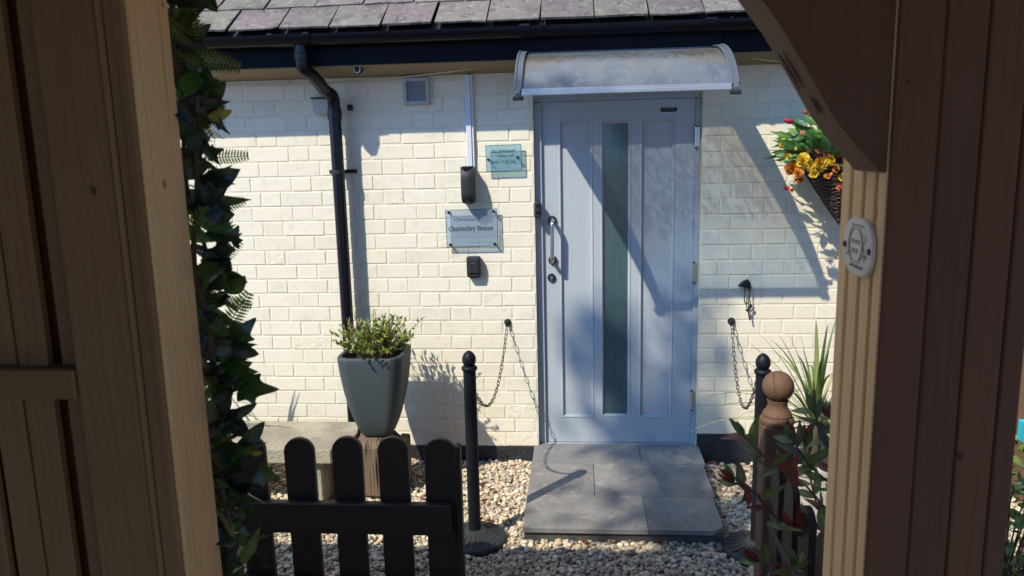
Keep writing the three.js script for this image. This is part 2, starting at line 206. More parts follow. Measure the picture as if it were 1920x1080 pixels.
// ---------------------------------------------------------------- house
const house = thing('house', 'cream painted brick house wall with slate roof, black gutter and pale grey-blue door', 'house');
const DX0 = -0.016, DX1 = 0.850, DTOP = 2.058; // door opening
{
  const sh = shapeOf([[-4, -0.1], [DX0, -0.1], [DX0, DTOP], [DX1, DTOP], [DX1, -0.1], [4.6, -0.1], [4.6, 2.13], [-4, 2.13]]);
  const wall = part('wall', boxUV(extr(sh, 0.22)), M.mortar, house, [0, 0, -0.2222]);
  const list = [];
  const rows = 24, ch = 0.08;
  for (let k = -4; k < 23; k++) {
    const yc = 1.78 - ch * (k + 0.5);
    if (yc + 0.035 > 2.12 || yc < -0.06) continue;
    for (const side of [0, 1]) {
      const x0 = side ? DX1 : -4, x1 = side ? 4.6 : DX0;
      const ph = side ? (k & 1 ? 1.06 : 1.23) : (k & 1 ? -1.448 : -1.275);
      let cuts = [];
      for (let n = Math.floor((x0 - ph) / 0.34) - 1; ph + n * 0.34 < x1 + 0.4; n++) { const c = ph + n * 0.34; cuts.push([c - 0.051, c + 0.051], [c + 0.0595, c + 0.2805]); }
      cuts = cuts.map(([a, b]) => [Math.max(a, x0 + 0.004), Math.min(b, x1 - 0.004)]).filter(([a, b]) => b - a > 0.035);
      for (const [a, b] of cuts) {
        if (side === 0 && b > DX0 - 0.02 && yc > DTOP) continue;
        list.push({ a: a + rr(-0.0025, 0.0025), b: b + rr(-0.0025, 0.0025), y: yc + rr(-0.0015, 0.0015), k, side, dark: side ? k >= 20 : k >= 21 });
      }
    }
    if (yc > DTOP + 0.02) list.push({ a: DX0 + 0.02, b: DX1 - 0.02, y: yc, k, side: 0, dark: false });
  }
  const vis = (q) => { const x = (q.a + q.b) / 2; if (q.side === 0) return x > -1.7 && !(x < -0.62 && q.y < 0.3) && q.y < 2.1; return x < 1.56 && !(x > 1.2 && q.y < 0.55); };
  list.forEach((q) => { q.v = vis(q) ? 1 : 0; q.d = Math.hypot((q.a + q.b) / 2 - 0.2, q.y - 1.2); });
  list.sort((p, q) => q.v - p.v || p.d - q.d);
  const mk = (q) => { // front face slightly uneven, bevelled, sides into the joint
    const w = q.b - q.a, h = 0.0715 + rr(-0.0016, 0.0016), bv = 0.0025, zf = rr(-0.0006, 0.0009), o = [];
    const F = [[-w / 2 + bv, -h / 2 + bv], [w / 2 - bv, -h / 2 + bv], [w / 2 - bv, h / 2 - bv], [-w / 2 + bv, h / 2 - bv]].map(([x, y]) => [x + rr(-0.0012, 0.0012), y + rr(-0.001, 0.001), zf + rr(-0.0007, 0.0007)]);
    const B = [[-w / 2, -h / 2], [w / 2, -h / 2], [w / 2, h / 2], [-w / 2, h / 2]].map(([x, y], i) => [x, y, F[i][2] - 0.0008]);
    const C = B.map(([x, y]) => [x * 1.0, y * 1.0, -0.03]);
    const qd = (a, b, c, d) => o.push(...a, ...b, ...c, ...a, ...c, ...d);
    qd(F[0], F[1], F[2], F[3]);
    for (let i = 0; i < 4; i++) { const j = (i + 1) % 4; qd(B[i], B[j], F[j], F[i]); qd(C[i], C[j], B[j], B[i]); }
    return boxUV(tri(o), rr(0, 9), rr(0, 9));
  };
  const rest = { l: [], d: [] };
  list.forEach((q, i) => {
    const g = mk(q), m = q.dark ? M.plinth : (R() < (q.k >= 17 ? 0.16 : q.side ? 0.1 : 0.04) ? M.chip : M.paint[Math.floor(R() * R() * 3)]);
    if (i < 300) part('brick', g, m, wall, [(q.a + q.b) / 2, q.y, 0.2222]);
    else rest[q.dark ? 'd' : 'l'].push(g.translate((q.a + q.b) / 2, q.y, 0.2222));
  });
  stuff(part('brickwork', merge(rest.l), M.paint[0], wall));
  stuff(part('plinth_brickwork', merge(rest.d), M.plinth, wall));
  // dark painted face of the plinth joints
  part('plinth_joint', boxUV(at(new THREE.BoxGeometry(4 + DX0 - 0.002, 0.2, 0.004), (-4 + DX0) / 2, 0.0, 0.2187)), M.plinth, wall);
  part('plinth_joint', boxUV(at(new THREE.BoxGeometry(4.6 - DX1 - 0.002, 0.2, 0.004), (4.6 + DX1) / 2, 0.08, 0.2187)), M.plinth, wall);
  part('side_wall', boxUV(new THREE.BoxGeometry(0.2, 2.3, 4)), M.mortar, house, [-4.1, 1.05, -2.05]);
  part('side_wall', boxUV(new THREE.BoxGeometry(0.2, 2.3, 4)), M.mortar, house, [4.7, 1.05, -2.05]);
  part('back_wall', boxUV(new THREE.BoxGeometry(9, 2.3, 0.2)), M.mortar, house, [0.3, 1.05, -4.15]);
}
{ // eaves
  part('fascia', boxUV(cbox(8.9, 0.135, 0.02, 0.002)), M.board, house, [0.3, 2.2345, 0.215]);
  part('backing_board', boxUV(cbox(0.95, 0.125, 0.018, 0.002)), M.board, house, [0.42, 2.246, 0.2365]);
  const sof = boxUV(new THREE.BoxGeometry(8.9, 0.012, 0.235)); part('soffit', sof, M.soffit, house, [0.3, 2.149, 0.098], [-0.16, 0, 0]);
  // gutter: half round trough
  const pts = []; for (let i = 0; i <= 14; i++) { const a = Math.PI * (1 + i / 14); pts.push([Math.cos(a) * 0.05, Math.sin(a) * 0.05]); } for (let i = 14; i >= 0; i--) { const a = Math.PI * (1 + i / 14); pts.push([Math.cos(a) * 0.046, Math.sin(a) * 0.046]); }
  const prof = (s) => shapeOf(pts.map(([x, y]) => [x * s, y * s]));
  const gut = (len, s) => toCreasedNormals(extr(prof(s), len).rotateY(Math.PI / 2).scale(1, 1, -1).rotateY(0), 0.6);
  const gutter = part('gutter', gut(8.9, 1), M.gutter, house, [-4.15, 2.305, 0.285]);
  for (const [x, w] of [[-1.26, 0.03], [-1.08, 0.03], [-0.03, 0.05], [0.05, 0.012], [0.83, 0.05], [0.92, 0.012], [-2.2, 0.03], [1.9, 0.03]]) { part('gutter_union', gut(w, 1.09), M.gutter, gutter, [x + 4.15 - w / 2, 0.001, 0]); part('gutter_clip', boxUV(cbox(w, 0.012, 0.014, 0.002)), M.black, gutter, [x + 4.15, 0.002, 0.05]); }
  part('outlet', gut(0.17, 1.12), M.gutter, gutter, [-1.255 + 4.15, 0.002, 0]);
  // downpipe with swan neck
  const X = -1.043, ox = -1.125, rp = 0.032;
  const dp = part('downpipe', tube([[ox, 2.27, 0.285], [ox, 2.19, 0.285], [ox + 0.003, 2.15, 0.277], [ox + 0.03, 2.12, 0.225], [X - 0.025, 2.055, 0.125], [X - 0.002, 2.03, 0.09], [X, 1.99, 0.078], [X, 1.9, 0.077]], rp, 60, 20), M.black, house);
  part('pipe_length', new THREE.CylinderGeometry(rp, rp, 1.9, 24), M.black, dp, [X, 0.98, 0.077]);
  for (const [y, h] of [[2.225, 0.012], [2.195, 0.01], [2.21, 0.03]]) part('pipe_collar', cyl(rp + 0.006, rp + 0.006, h, 24), M.black, dp, [ox, y, 0.285]);
  part('pipe_collar', cyl(rp + 0.005, rp + 0.005, 0.05, 24), M.black, dp, [X, 1.94, 0.077]);
  for (const y of [1.643, 0.55]) { part('pipe_clip', merge([at(cyl(rp + 0.005, rp + 0.005, 0.022, 24), X, y, 0.077), at(cbox(0.15, 0.02, 0.01, 0.002), X + 0.005, y, 0.006), at(cbox(0.02, 0.02, 0.05, 0.002), X, y, 0.025)]), M.blackMatt, dp); }
  part('hopper_clip', merge([at(cbox(0.028, 0.03, 0.02, 0.003), X - 0.06, 1.975, 0.012), at(cbox(0.026, 0.03, 0.02, 0.003), X + 0.065, 1.975, 0.012)]), M.blackMatt, dp);
  part('cable', merge([tube([[-4, 2.11, 0.012], [-1.741, 2.113, 0.012], [-1.247, 2.105, 0.014], [-1.017, 2.107, 0.013], [-0.845, 2.114, 0.016], [-0.619, 2.124, 0.03], [-0.422, 2.137, 0.06], [-0.25, 2.15, 0.11], [-0.1, 2.165, 0.16], [0.0, 2.172, 0.2]], 0.0045, 80, 6), ...[-0.83, -0.44, -1.3].map((x) => at(cbox(0.012, 0.012, 0.012, 0.002), x, x < -0.6 ? 2.118 : 2.137, x < -0.6 ? 0.012 : 0.055))]), M.cable, house);
  part('cable', tube([[0.9, 2.16, 0.19], [1.05, 2.15, 0.12], [1.25, 2.13, 0.05], [1.8, 2.12, 0.02]], 0.004, 30, 6), M.cable, house);
}
{ // roof
  const th = 35 * D2R, e = 0.222, n = V(0, Math.cos(th), Math.sin(th));
  const base = [2.327, 0.305], cz = -Math.cos(th), cy = Math.sin(th);
  const roof = part('roof', boxUV(at(new THREE.BoxGeometry(9.2, 0.03, 3.0), 0, 0, 0)), M.blackMatt, house, [0.3, base[0] + cy * 1.5 - 0.03, base[1] + cz * 1.5 - 0.02], [th, 0, 0]);
  const rest = [];
  const toRoof = new THREE.Matrix4(); roof.updateMatrix(); toRoof.copy(roof.matrix).invert();
  for (let r = 0; r < 13; r++) {
    const pit = 0.252; let x = -4.3 + (r & 1 ? pit / 2 : 0) + 0.06;
    while (x < 4.9) {
      const w = pit - 0.004 + rr(-0.004, 0.002), len = 0.30, t = 0.008 + rr(0, 0.003);
      const q = [[-w / 2, rr(-0.006, 0.006)], [-w / 6, rr(-0.006, 0.006)], [w / 5, rr(-0.007, 0.007)], [w / 2 - 0.012 * R(), rr(-0.006, 0.006)]];
      if (R() < 0.12) { q[3][1] += 0.02; q.splice(3, 0, [w / 2 - 0.03, 0.002]); }
      const g = boxUV(extr(shapeOf([...q, [w / 2, len], [-w / 2, len]]), t), rr(0, 9), rr(0, 9)); // x across, y up the slope, z thickness
      const p = V(x + pit / 2, base[0] + cy * (r * e - 0.012) + n.y * 0.014, base[1] + cz * (r * e - 0.012) + n.z * 0.014);
      const m4 = new THREE.Matrix4().makeBasis(V(1, 0, 0), V(0, cy, cz).normalize(), n).setPosition(p);
      const tilt = new THREE.Matrix4().makeRotationX(-0.036 + rr(-0.006, 0.006)).multiply(new THREE.Matrix4().makeRotationZ(rr(-0.012, 0.012)));
      g.applyMatrix4(tilt).applyMatrix4(m4).applyMatrix4(toRoof);
      if (r < 3 && x > -2.2 && x < 1.5) part('slate', g, M.slate[Math.floor(R() * 5)], roof); else rest.push(g);
      x += pit;
    }
  }
  stuff(part('slate_courses', merge(rest), M.slate[0], roof));
  part('back_roof', boxUV(new THREE.BoxGeometry(9.2, 0.03, 3.0)), M.slate[0], house, [0.3, base[0] + cy * 1.5 - 0.03, base[1] + cz * 4.5 - 0.02], [-th, 0, 0]);
}
// door frame
part('door_frame', merge([
  at(cbox(0.041, 2.0, 0.075, 0.003), DX0 + 0.0205, 0.975, -0.0775), at(cbox(0.027, 2.0, 0.075, 0.003), DX1 - 0.0135, 0.975, -0.0775),
  at(cbox(DX1 - DX0, 0.024, 0.072, 0.002), (DX0 + DX1) / 2, 1.9895, -0.0775), at(cbox(DX1 - DX0, 0.062, 0.085, 0.003), (DX0 + DX1) / 2, 2.031, -0.0725),
  at(new THREE.BoxGeometry(DX1 - DX0, 0.03, 0.1), (DX0 + DX1) / 2, 0.087, -0.09)].map((g) => boxUV(g))), M.frame, house);
{ // door leaf: frame of stiles and rails with moulded panels and a narrow pane
  const x0 = 0.0255, x1 = 0.822, y0 = 0.106, y1 = 1.974, zf = -0.058;
  const P = [[0.112, 0.294, 0.247, 1.882], [0.332, 0.494, 0.252, 1.876], [0.540, 0.722, 0.250, 1.878]];
  const sh = shapeOf([[x0, y0], [x1, y0], [x1, y1], [x0, y1]]);
  for (const [a, b, c, d] of P) sh.holes.push(new THREE.Path([[a, c], [a, d], [b, d], [b, c]].map((q) => new THREE.Vector2(...q))));
  const door = part('door', boxUV(extr(sh, 0.04)), M.door, house, [0, 0, zf - 0.04]);
  const prof = [[0, 0], [0.004, 0.003], [0.009, 0.002], [0.013, -0.007], [0.016, -0.0075], [0.0165, -0.0135]]; // inward, height from the face
  P.forEach(([a, b, c, d], i) => {
    const o = []; const ring = (s) => [[a + s, c + s], [b - s, c + s], [b - s, d - s], [a + s, d - s]];
    for (let k = 0; k < prof.length - 1; k++) { const r0 = ring(prof[k][0]), r1 = ring(prof[k + 1][0]), h0 = prof[k][1], h1 = prof[k + 1][1]; for (let j = 0; j < 4; j++) { const n = (j + 1) % 4, A = [...r0[j], h0], B = [...r0[n], h0], C = [...r1[n], h1], D = [...r1[j], h1]; o.push(...A, ...B, ...C, ...A, ...C, ...D); } }
    part('moulding', boxUV(tri(o).translate(0, 0, 0.0402)), M.door, door);
    const w = b - a - 0.03, h = d - c - 0.03;
    if (i === 1) part('glass_pane', boxUV(new THREE.BoxGeometry(w, h, 0.008)), M.glass, door, [(a + b) / 2, (c + d) / 2, 0.022]);
    else part('panel', boxUV(new THREE.BoxGeometry(w, h, 0.012)), M.door, door, [(a + b) / 2, (c + d) / 2, 0.0207]);
  });
  const Z = 0.04;
  // pull handle
  const hd = part('handle', tube([[0.076, 1.358, Z], [0.076, 1.358, Z + 0.05], [0.0755, 1.345, Z + 0.068], [0.075, 1.30, Z + 0.07], [0.0735, 1.19, Z + 0.07], [0.073, 1.155, Z + 0.068], [0.073, 1.142, Z + 0.05], [0.073, 1.142, Z]], 0.0105, 60, 14), M.steel, door);
  for (const y of [1.358, 1.142]) part('rose', at(new THREE.CylinderGeometry(0.022, 0.025, 0.012, 28), 0, 0, 0, Math.PI / 2), M.darkSteel, hd, [0.0745, y, Z + 0.006]);
  const lk = part('lock', at(new THREE.CylinderGeometry(0.021, 0.023, 0.010, 28), 0, 0, 0, Math.PI / 2), M.darkSteel, door, [0.066, 1.046, Z + 0.005]);
  part('keyhole', merge([at(cyl(0.008, 0.008, 0.008, 16), 0, 0.002, 0.008, Math.PI / 2), at(cbox(0.006, 0.016, 0.006, 0.001), 0, -0.008, 0.008)]), M.steel, lk);
  const np = part('door_plate', rbox(0.083, 0.021, 0.006, 0.003), M.blackMatt, door, [0.686, 1.9215, Z + 0.003]); part('plate_slot', rbox(0.06, 0.006, 0.003, 0.001), M.darkSteel, np, [0, 0.001, 0.003]);
  for (const y of [1.78, 1.07, 0.36]) { const h = part('hinge', merge([at(cyl(0.0065, 0.0065, 0.1, 14), 0, 0, 0.008), at(cbox(0.02, 0.1, 0.004, 0.001), 0.009, 0, 0.002)]), M.steel, door, [0.8235, y, Z + 0.017]); part('hinge_pin', merge([at(cyl(0.0075, 0.006, 0.008, 14), 0, 0.054, 0.008), at(cyl(0.006, 0.0075, 0.008, 14), 0, -0.054, 0.008)]), M.darkSteel, h); }
}
part('hall_floor', new THREE.BoxGeometry(8, 0.04, 3.7), M.concrete, house, [0.3, 0.04, -2.1]);

// ---------------------------------------------------------------- fittings on the wall
{ // door canopy
  const t = thing('door_canopy', 'curved translucent door canopy with grey end brackets and grimy top above the door', 'canopy', [0.414, 2.0, 0.24]);
  const arc = []; const c = new THREE.CubicBezierCurve(new THREE.Vector2(0.0, 0.182), new THREE.Vector2(0.2, 0.18), new THREE.Vector2(0.40, 0.11), new THREE.Vector2(0.505, -0.028)); for (let i = 0; i <= 24; i++) { const p = c.getPoint(i / 24); arc.push([p.x, p.y]); }
  const W = 0.435, pos = [], uv = [], idx = [];
  for (let i = 0; i <= 24; i++) for (let j = 0; j <= 16; j++) { pos.push(lerp(-W, W, j / 16), arc[i][1], arc[i][0]); uv.push(j / 16, 1 - i / 24); }
  for (let i = 0; i < 24; i++) for (let j = 0; j < 16; j++) { const a = i * 17 + j; idx.push(a, a + 17, a + 1, a + 1, a + 17, a + 18); }
  const g = new THREE.BufferGeometry(); g.setAttribute('position', new THREE.Float32BufferAttribute(pos, 3)); g.setAttribute('uv', new THREE.Float32BufferAttribute(uv, 2)); g.setIndex(idx); g.computeVertexNormals();
  part('sheet', g, M.poly, t);
  const out = arc.map(([z, y]) => [z, y + 0.012]); const low = [[0.507, -0.055], [0.45, -0.012], [0.36, 0.022], [0.2, 0.05], [0.0, 0.056], [-0.234, 0.066], [-0.234, 0.108], [-0.03, 0.13], [-0.004, 0.18]];
  for (const s of [-1, 1]) {
    const b = part('end_bracket', toCreasedNormals(extr(shapeOf([...out, [0.512, -0.03], ...low]), 0.018, 0.002).rotateY(-Math.PI / 2).translate(0.009, 0, 0), 0.5), M.alu, t, [s * 0.452, 0, 0]);
    const cap = (off, w, r) => { const p = []; arc.forEach(([z, y], i) => p.push([0, y + r, z])); return tube(p, 0.0035, 30, 6).scale(w, 1, 1); };
    part('cap_rib', cap(0, 2.0, 0.012), M.alu, b, [-s * 0.014, 0, 0]); part('cap_rib', cap(0, 1.6, 0.015), M.alu, b, [s * 0.012, 0, 0]);
    part('bracket_foot', rbox(0.045, 0.018, 0.03, 0.005), M.blackMatt, b, [0, -0.05, 0.498]);
  }
  part('front_rail', merge([at(cbox(0.87, 0.016, 0.012, 0.002), 0, -0.032, 0.508), at(cbox(0.87, 0.012, 0.016, 0.002), 0, -0.018, 0.5)]), M.silver, t);
  part('rear_rail', cbox(0.87, 0.02, 0.012, 0.002), M.alu, t, [0, 0.184, 0.012]);
}
{ const t = thing('security_camera', 'small round security camera under the soffit right of the bent downpipe', 'camera', [-0.878, 2.168, 0.155]);
  part('housing', lathe([[0.036, 0.012], [0.036, 0], [0.034, -0.012], [0.028, -0.03], [0.018, -0.04], [0, -0.043]], 32), M.soffit, t);
  const e = part('eyeball', new THREE.SphereGeometry(0.027, 28, 20), M.blackMatt, t, [0, -0.016, 0.022]); part('lens', new THREE.SphereGeometry(0.011, 20, 14), mat(0.02, 0.02, 0.03, { roughness: 0.05 }), e, [0, -0.004, 0.02]); part('lens_ring', new THREE.TorusGeometry(0.0165, 0.0022, 8, 28), M.white, e, [0, -0.004, 0.0225]); }
{ const t = thing('air_vent', 'square grey louvred air vent high on the shaded wall between downpipe and white trunking', 'vent', [-0.62, 2.048, 0]);
  const sh = shapeOf([[-0.066, -0.066], [0.066, -0.066], [0.066, 0.066], [-0.066, 0.066]]); sh.holes.push(new THREE.Path([[-0.052, -0.052], [-0.052, 0.052], [0.052, 0.052], [0.052, -0.052]].map((q) => new THREE.Vector2(...q))));
  const vm = mat(0.40, 0.41, 0.41, { roughness: 0.5 }), vd = mat(0.20, 0.23, 0.25, { roughness: 0.5 });
  part('vent_frame', boxUV(extr(sh, 0.022, 0.002)), vm, t, [0, 0, 0.001]);
  for (let i = 0; i < 3; i++) part('flap', cbox(0.1, 0.037, 0.004, 0.001), vd, t, [0, 0.034 - i * 0.034, 0.012], [0.16, 0, 0]);
  part('vent_back', new THREE.BoxGeometry(0.104, 0.104, 0.004), M.blackMatt, t, [0, 0, 0.003]); }
{ const t = thing('junction_box', 'small white box on the wall partly behind the black downpipe', 'electrical box', [-1.128, 1.985, 0.002]);
  part('box', rbox(0.085, 0.075, 0.04, 0.004), mat(0.5, 0.47, 0.4, { roughness: 0.6 }), t, [0, 0, 0.02]); part('lid_lip', cbox(0.095, 0.008, 0.05, 0.002), M.blackMatt, t, [0, 0.041, 0.024]); }
{ const t = thing('cable_trunking', 'narrow white vertical cable trunking running up the wall from the black lamp', 'trunking', [-0.355, 1.65, 0.002]);
  part('cover', cbox(0.027, 0.475, 0.02, 0.002), M.trunking, t, [0.004, 0.2365, 0.0115]); part('side_cover', cbox(0.012, 0.475, 0.014, 0.002), M.white, t, [0.0235, 0.2365, 0.0085]); }
{ const t = thing('wall_light', 'black rounded wall light on the wall below the white trunking', 'wall light', [-0.36, 1.56, 0.002]);
  const pr = [[0, 0.09], [0.035, 0.092]]; for (let i = 0; i <= 10; i++) { const a = Math.PI / 2 * (1 - i / 10); pr.push([0.055 + Math.cos(a) * 0.045, 0.03 + Math.sin(a) * 0.062]); } pr.push([0.1, -0.03]); for (let i = 0; i <= 8; i++) { const a = -Math.PI / 2 * (i / 8); pr.push([0.05 + Math.cos(a) * 0.05, -0.04 + Math.sin(a) * 0.05]); } pr.push([0, -0.09]);
  part('body', toCreasedNormals(extr(shapeOf(pr), 0.05, 0.006).rotateY(-Math.PI / 2).translate(0.025, 0, 0), 0.7), M.blackMatt, t);
  part('upper_sleeve', cyl(0.034, 0.034, 0.12, 28), M.black, t, [-0.002, 0.035, 0.062]); part('lower_sleeve', cyl(0.031, 0.026, 0.06, 28), M.blackMatt, t, [0.002, -0.066, 0.062]);
  part('screw', new THREE.SphereGeometry(0.005, 10, 8), M.white, t, [0.006, -0.05, 0.094]); }
function signTex(w, h, draw) { const c = document.createElement('canvas'); c.width = w; c.height = h; const x = c.getContext('2d'); x.clearRect(0, 0, w, h); x.fillStyle = '#05080c'; x.textAlign = 'center'; draw(x, w, h); const t = new THREE.CanvasTexture(c); t.colorSpace = THREE.SRGBColorSpace; return t; }
function glassSign(name, label, x0, x1, y0, y1, bolts, gm, draw, tilt) {
  const w = x1 - x0, h = y1 - y0, t = thing(name, label, 'sign', [(x0 + x1) / 2, (y0 + y1) / 2, 0.003]); t.rotation.z = tilt;
  const zf = 0.024; part('pane', new THREE.BoxGeometry(w - 0.004, h - 0.004, 0.004), gm, t, [0, 0, zf]);
  part('pane_edge', merge([at(cbox(w, 0.002, 0.0046, 0.0004), 0, h / 2 - 0.001, zf), at(cbox(w, 0.003, 0.0046, 0.0004), 0, -h / 2 + 0.0015, zf), at(cbox(0.002, h - 0.006, 0.0046, 0.0004), -w / 2 + 0.001, 0, zf), at(cbox(0.003, h - 0.006, 0.0046, 0.0004), w / 2 - 0.0015, 0, zf)]), M.glassEdge, t);
  part('lettering', new THREE.PlaneGeometry(w * 0.98, h * 0.98), new THREE.MeshStandardMaterial({ map: signTex(1024, Math.round(1024 * h / w), draw), transparent: true, roughness: 0.5, side: THREE.DoubleSide }), t, [0, 0, zf + 0.0032]);
  for (const [bx, by] of bolts) part('standoff', merge([at(cyl(0.0055, 0.0055, zf + 0.006, 16), 0, 0, zf / 2 + 0.003, Math.PI / 2), at(cyl(0.0075, 0.0075, 0.004, 16), 0, 0, zf + 0.006, Math.PI / 2)]), M.darkSteel, t, [bx * w / 2, by * h / 2, 0]);
}
glassSign('house_name_sign', 'larger glass sign lettered with the house name below the black wall light', -0.490, -0.212, 1.231, 1.431, [[-0.86, 0.86], [0.86, 0.86], [-0.86, -0.86], [0.86, -0.86]], M.signGlass[0], (x, w, h) => { x.font = '84px serif'; x.fillText('Welcome to', w * 0.44, h * 0.3); x.font = 'bold 128px serif'; x.fillText('Chatterley House', w * 0.48, h * 0.57, w * 0.88); x.font = '30px serif'; x.globalAlpha = 0.55; x.fillRect(w * 0.42, h * 0.885, w * 0.46, 5); x.globalAlpha = 1; }, 0.01);
glassSign('assistance_sign', 'smaller glass sign with a telephone number nearest the door frame', -0.265, -0.078, 1.625, 1.763, [[-0.86, -0.06], [0.78, 0.02]], M.signGlass[1], (x, w, h) => { x.font = 'bold 118px serif'; x.fillText('For Assistance', w * 0.5, h * 0.27, w * 0.68); x.font = 'italic 96px serif'; x.fillText('Please call', w * 0.55, h * 0.45); x.font = 'bold 112px serif'; x.fillText('0115 77 22 156', w * 0.49, h * 0.7, w * 0.7); }, 0.015);
{ const t = thing('key_safe', 'small black key safe with push buttons below the house name sign', 'key safe', [-0.348, 1.123, 0.002]);
  part('body', rbox(0.072, 0.112, 0.042, 0.008), M.blackMatt, t, [0, 0, 0.021]); part('cover', rbox(0.058, 0.075, 0.01, 0.004), M.blackMatt, t, [0, 0.006, 0.044]); part('shackle_tab', rbox(0.05, 0.014, 0.02, 0.005), M.black, t, [0, -0.056, 0.018]);
  for (let i = 0; i < 6; i++) for (const s of [-1, 1]) part('button', rbox(0.007, 0.005, 0.006, 0.0015, 1), M.darkSteel, t, [s * 0.0325, 0.036 - i * 0.012, 0.043]);
  part('logo_plate', cbox(0.022, 0.004, 0.002, 0.0005), M.alu, t, [0, 0.022, 0.05]); }
{ const t = thing('doorbell', 'small black box fixed on the left door frame beside the handle', 'doorbell', [0.0, 1.421, -0.03]);
  part('case', rbox(0.036, 0.088, 0.05, 0.01), M.blackMatt, t, [0, 0, 0.026]); part('push', at(cyl(0.009, 0.009, 0.006, 20), 0, 0, 0, Math.PI / 2), M.black, t, [0, -0.012, 0.052]); part('sensor', rbox(0.012, 0.02, 0.006, 0.003), M.black, t, [0, 0.022, 0.051]); }
// chains
const linkGeo = (() => { const p = []; for (let i = 0; i < 20; i++) { const a = i / 20 * Math.PI * 2; p.push(V(Math.cos(a) * 0.0068, Math.sin(a) * 0.0068 + Math.sign(Math.sin(a)) * 0.0085, 0)); } return new THREE.TubeGeometry(new THREE.CatmullRomCurve3(p, true), 24, 0.0022, 5, true); })();
function chain(label, A, B, sag, n) {
  const t = thing('chain', label, 'chain', A, 'chains between wall and black barrier posts');
  const f = (s) => V(lerp(A[0], B[0], s), lerp(A[1], B[1], s) - 4 * sag * s * (1 - s), lerp(A[2], B[2], s)); const N = 400, L = [0]; for (let i = 1; i <= N; i++) L.push(L[i - 1] + f(i / N).distanceTo(f((i - 1) / N)));
  const step = 0.0265, m = Math.floor(L[N] / step); let j = 0; const o = V(...A);
  for (let k = 0; k < m; k++) { const l = (k + 0.5) * L[N] / m; while (L[j] < l) j++; const p = f(j / N), d = f(Math.min(1, (j + 1) / N)).sub(f((j - 1) / N)); const q = part('link', linkGeo, M.chain, t, p.sub(o).toArray()); aim(q, d.toArray(), (k & 1) * Math.PI / 2 + 0.5 + rr(-0.3, 0.3)); }
}
function ringHook(label, x, y) { const t = thing('wall_hook', label, 'hook', [x, y, 0.002]); part('plate', at(cyl(0.018, 0.02, 0.006, 24), 0, 0, 0.003, Math.PI / 2), M.iron, t); part('ring', new THREE.TorusGeometry(0.012, 0.004, 8, 20), M.iron, t, [0, -0.006, 0.018], [0, 0.7, 0]); part('eye', new THREE.SphereGeometry(0.011, 16, 12), M.iron, t, [0, 0.003, 0.012]); }
ringHook('round black wall hook holding the chain left of the door', -0.174, 0.811);
ringHook('round black wall hook holding the chain right of the door', 1.020, 0.812);
chain('hanging metal chain from the wall hook left of the door to the left barrier post', [-0.176, 0.80, 0.02], [-0.272, 0.79, 0.868], 0.29, 50);
chain('hanging metal chain from the wall hook right of the door to the right barrier post', [1.020, 0.80, 0.02], [0.955, 0.80, 0.918], 0.29, 50);
{ const t = thing('hanging_clip', 'small black pointed wall bracket with wire loops hanging right of the door', 'bracket', [1.087, 1.01, 0.002]);
  part('bracket_head', toCreasedNormals(extr(shapeOf([[-0.035, -0.002], [-0.012, 0.018], [0.008, 0.026], [0.018, 0.012], [0.02, -0.03], [0.008, -0.012]]), 0.03, 0.003), 0.5), M.iron, t, [0, 0, 0.002]);
  part('wire_loop', tube([[-0.008, -0.005, 0.03], [-0.009, -0.06, 0.032], [-0.006, -0.092, 0.032], [0.006, -0.098, 0.032], [0.014, -0.086, 0.032], [0.016, -0.02, 0.03]], 0.0028, 30, 6), M.iron, t);
  part('wire_loop', tube([[0.004, -0.06, 0.03], [0.006, -0.12, 0.03], [0.018, -0.125, 0.03], [0.022, -0.08, 0.03]], 0.0026, 24, 6), M.iron, t);
  part('clip', merge([at(cbox(0.02, 0.012, 0.01, 0.002), 0.01, -0.133, 0.03), at(cbox(0.008, 0.055, 0.006, 0.002), 0.018, -0.16, 0.03, 0, 0, 0.2), at(cbox(0.014, 0.02, 0.008, 0.002), 0.024, -0.112, 0.03, 0, 0, -0.4)]), M.iron, t); }

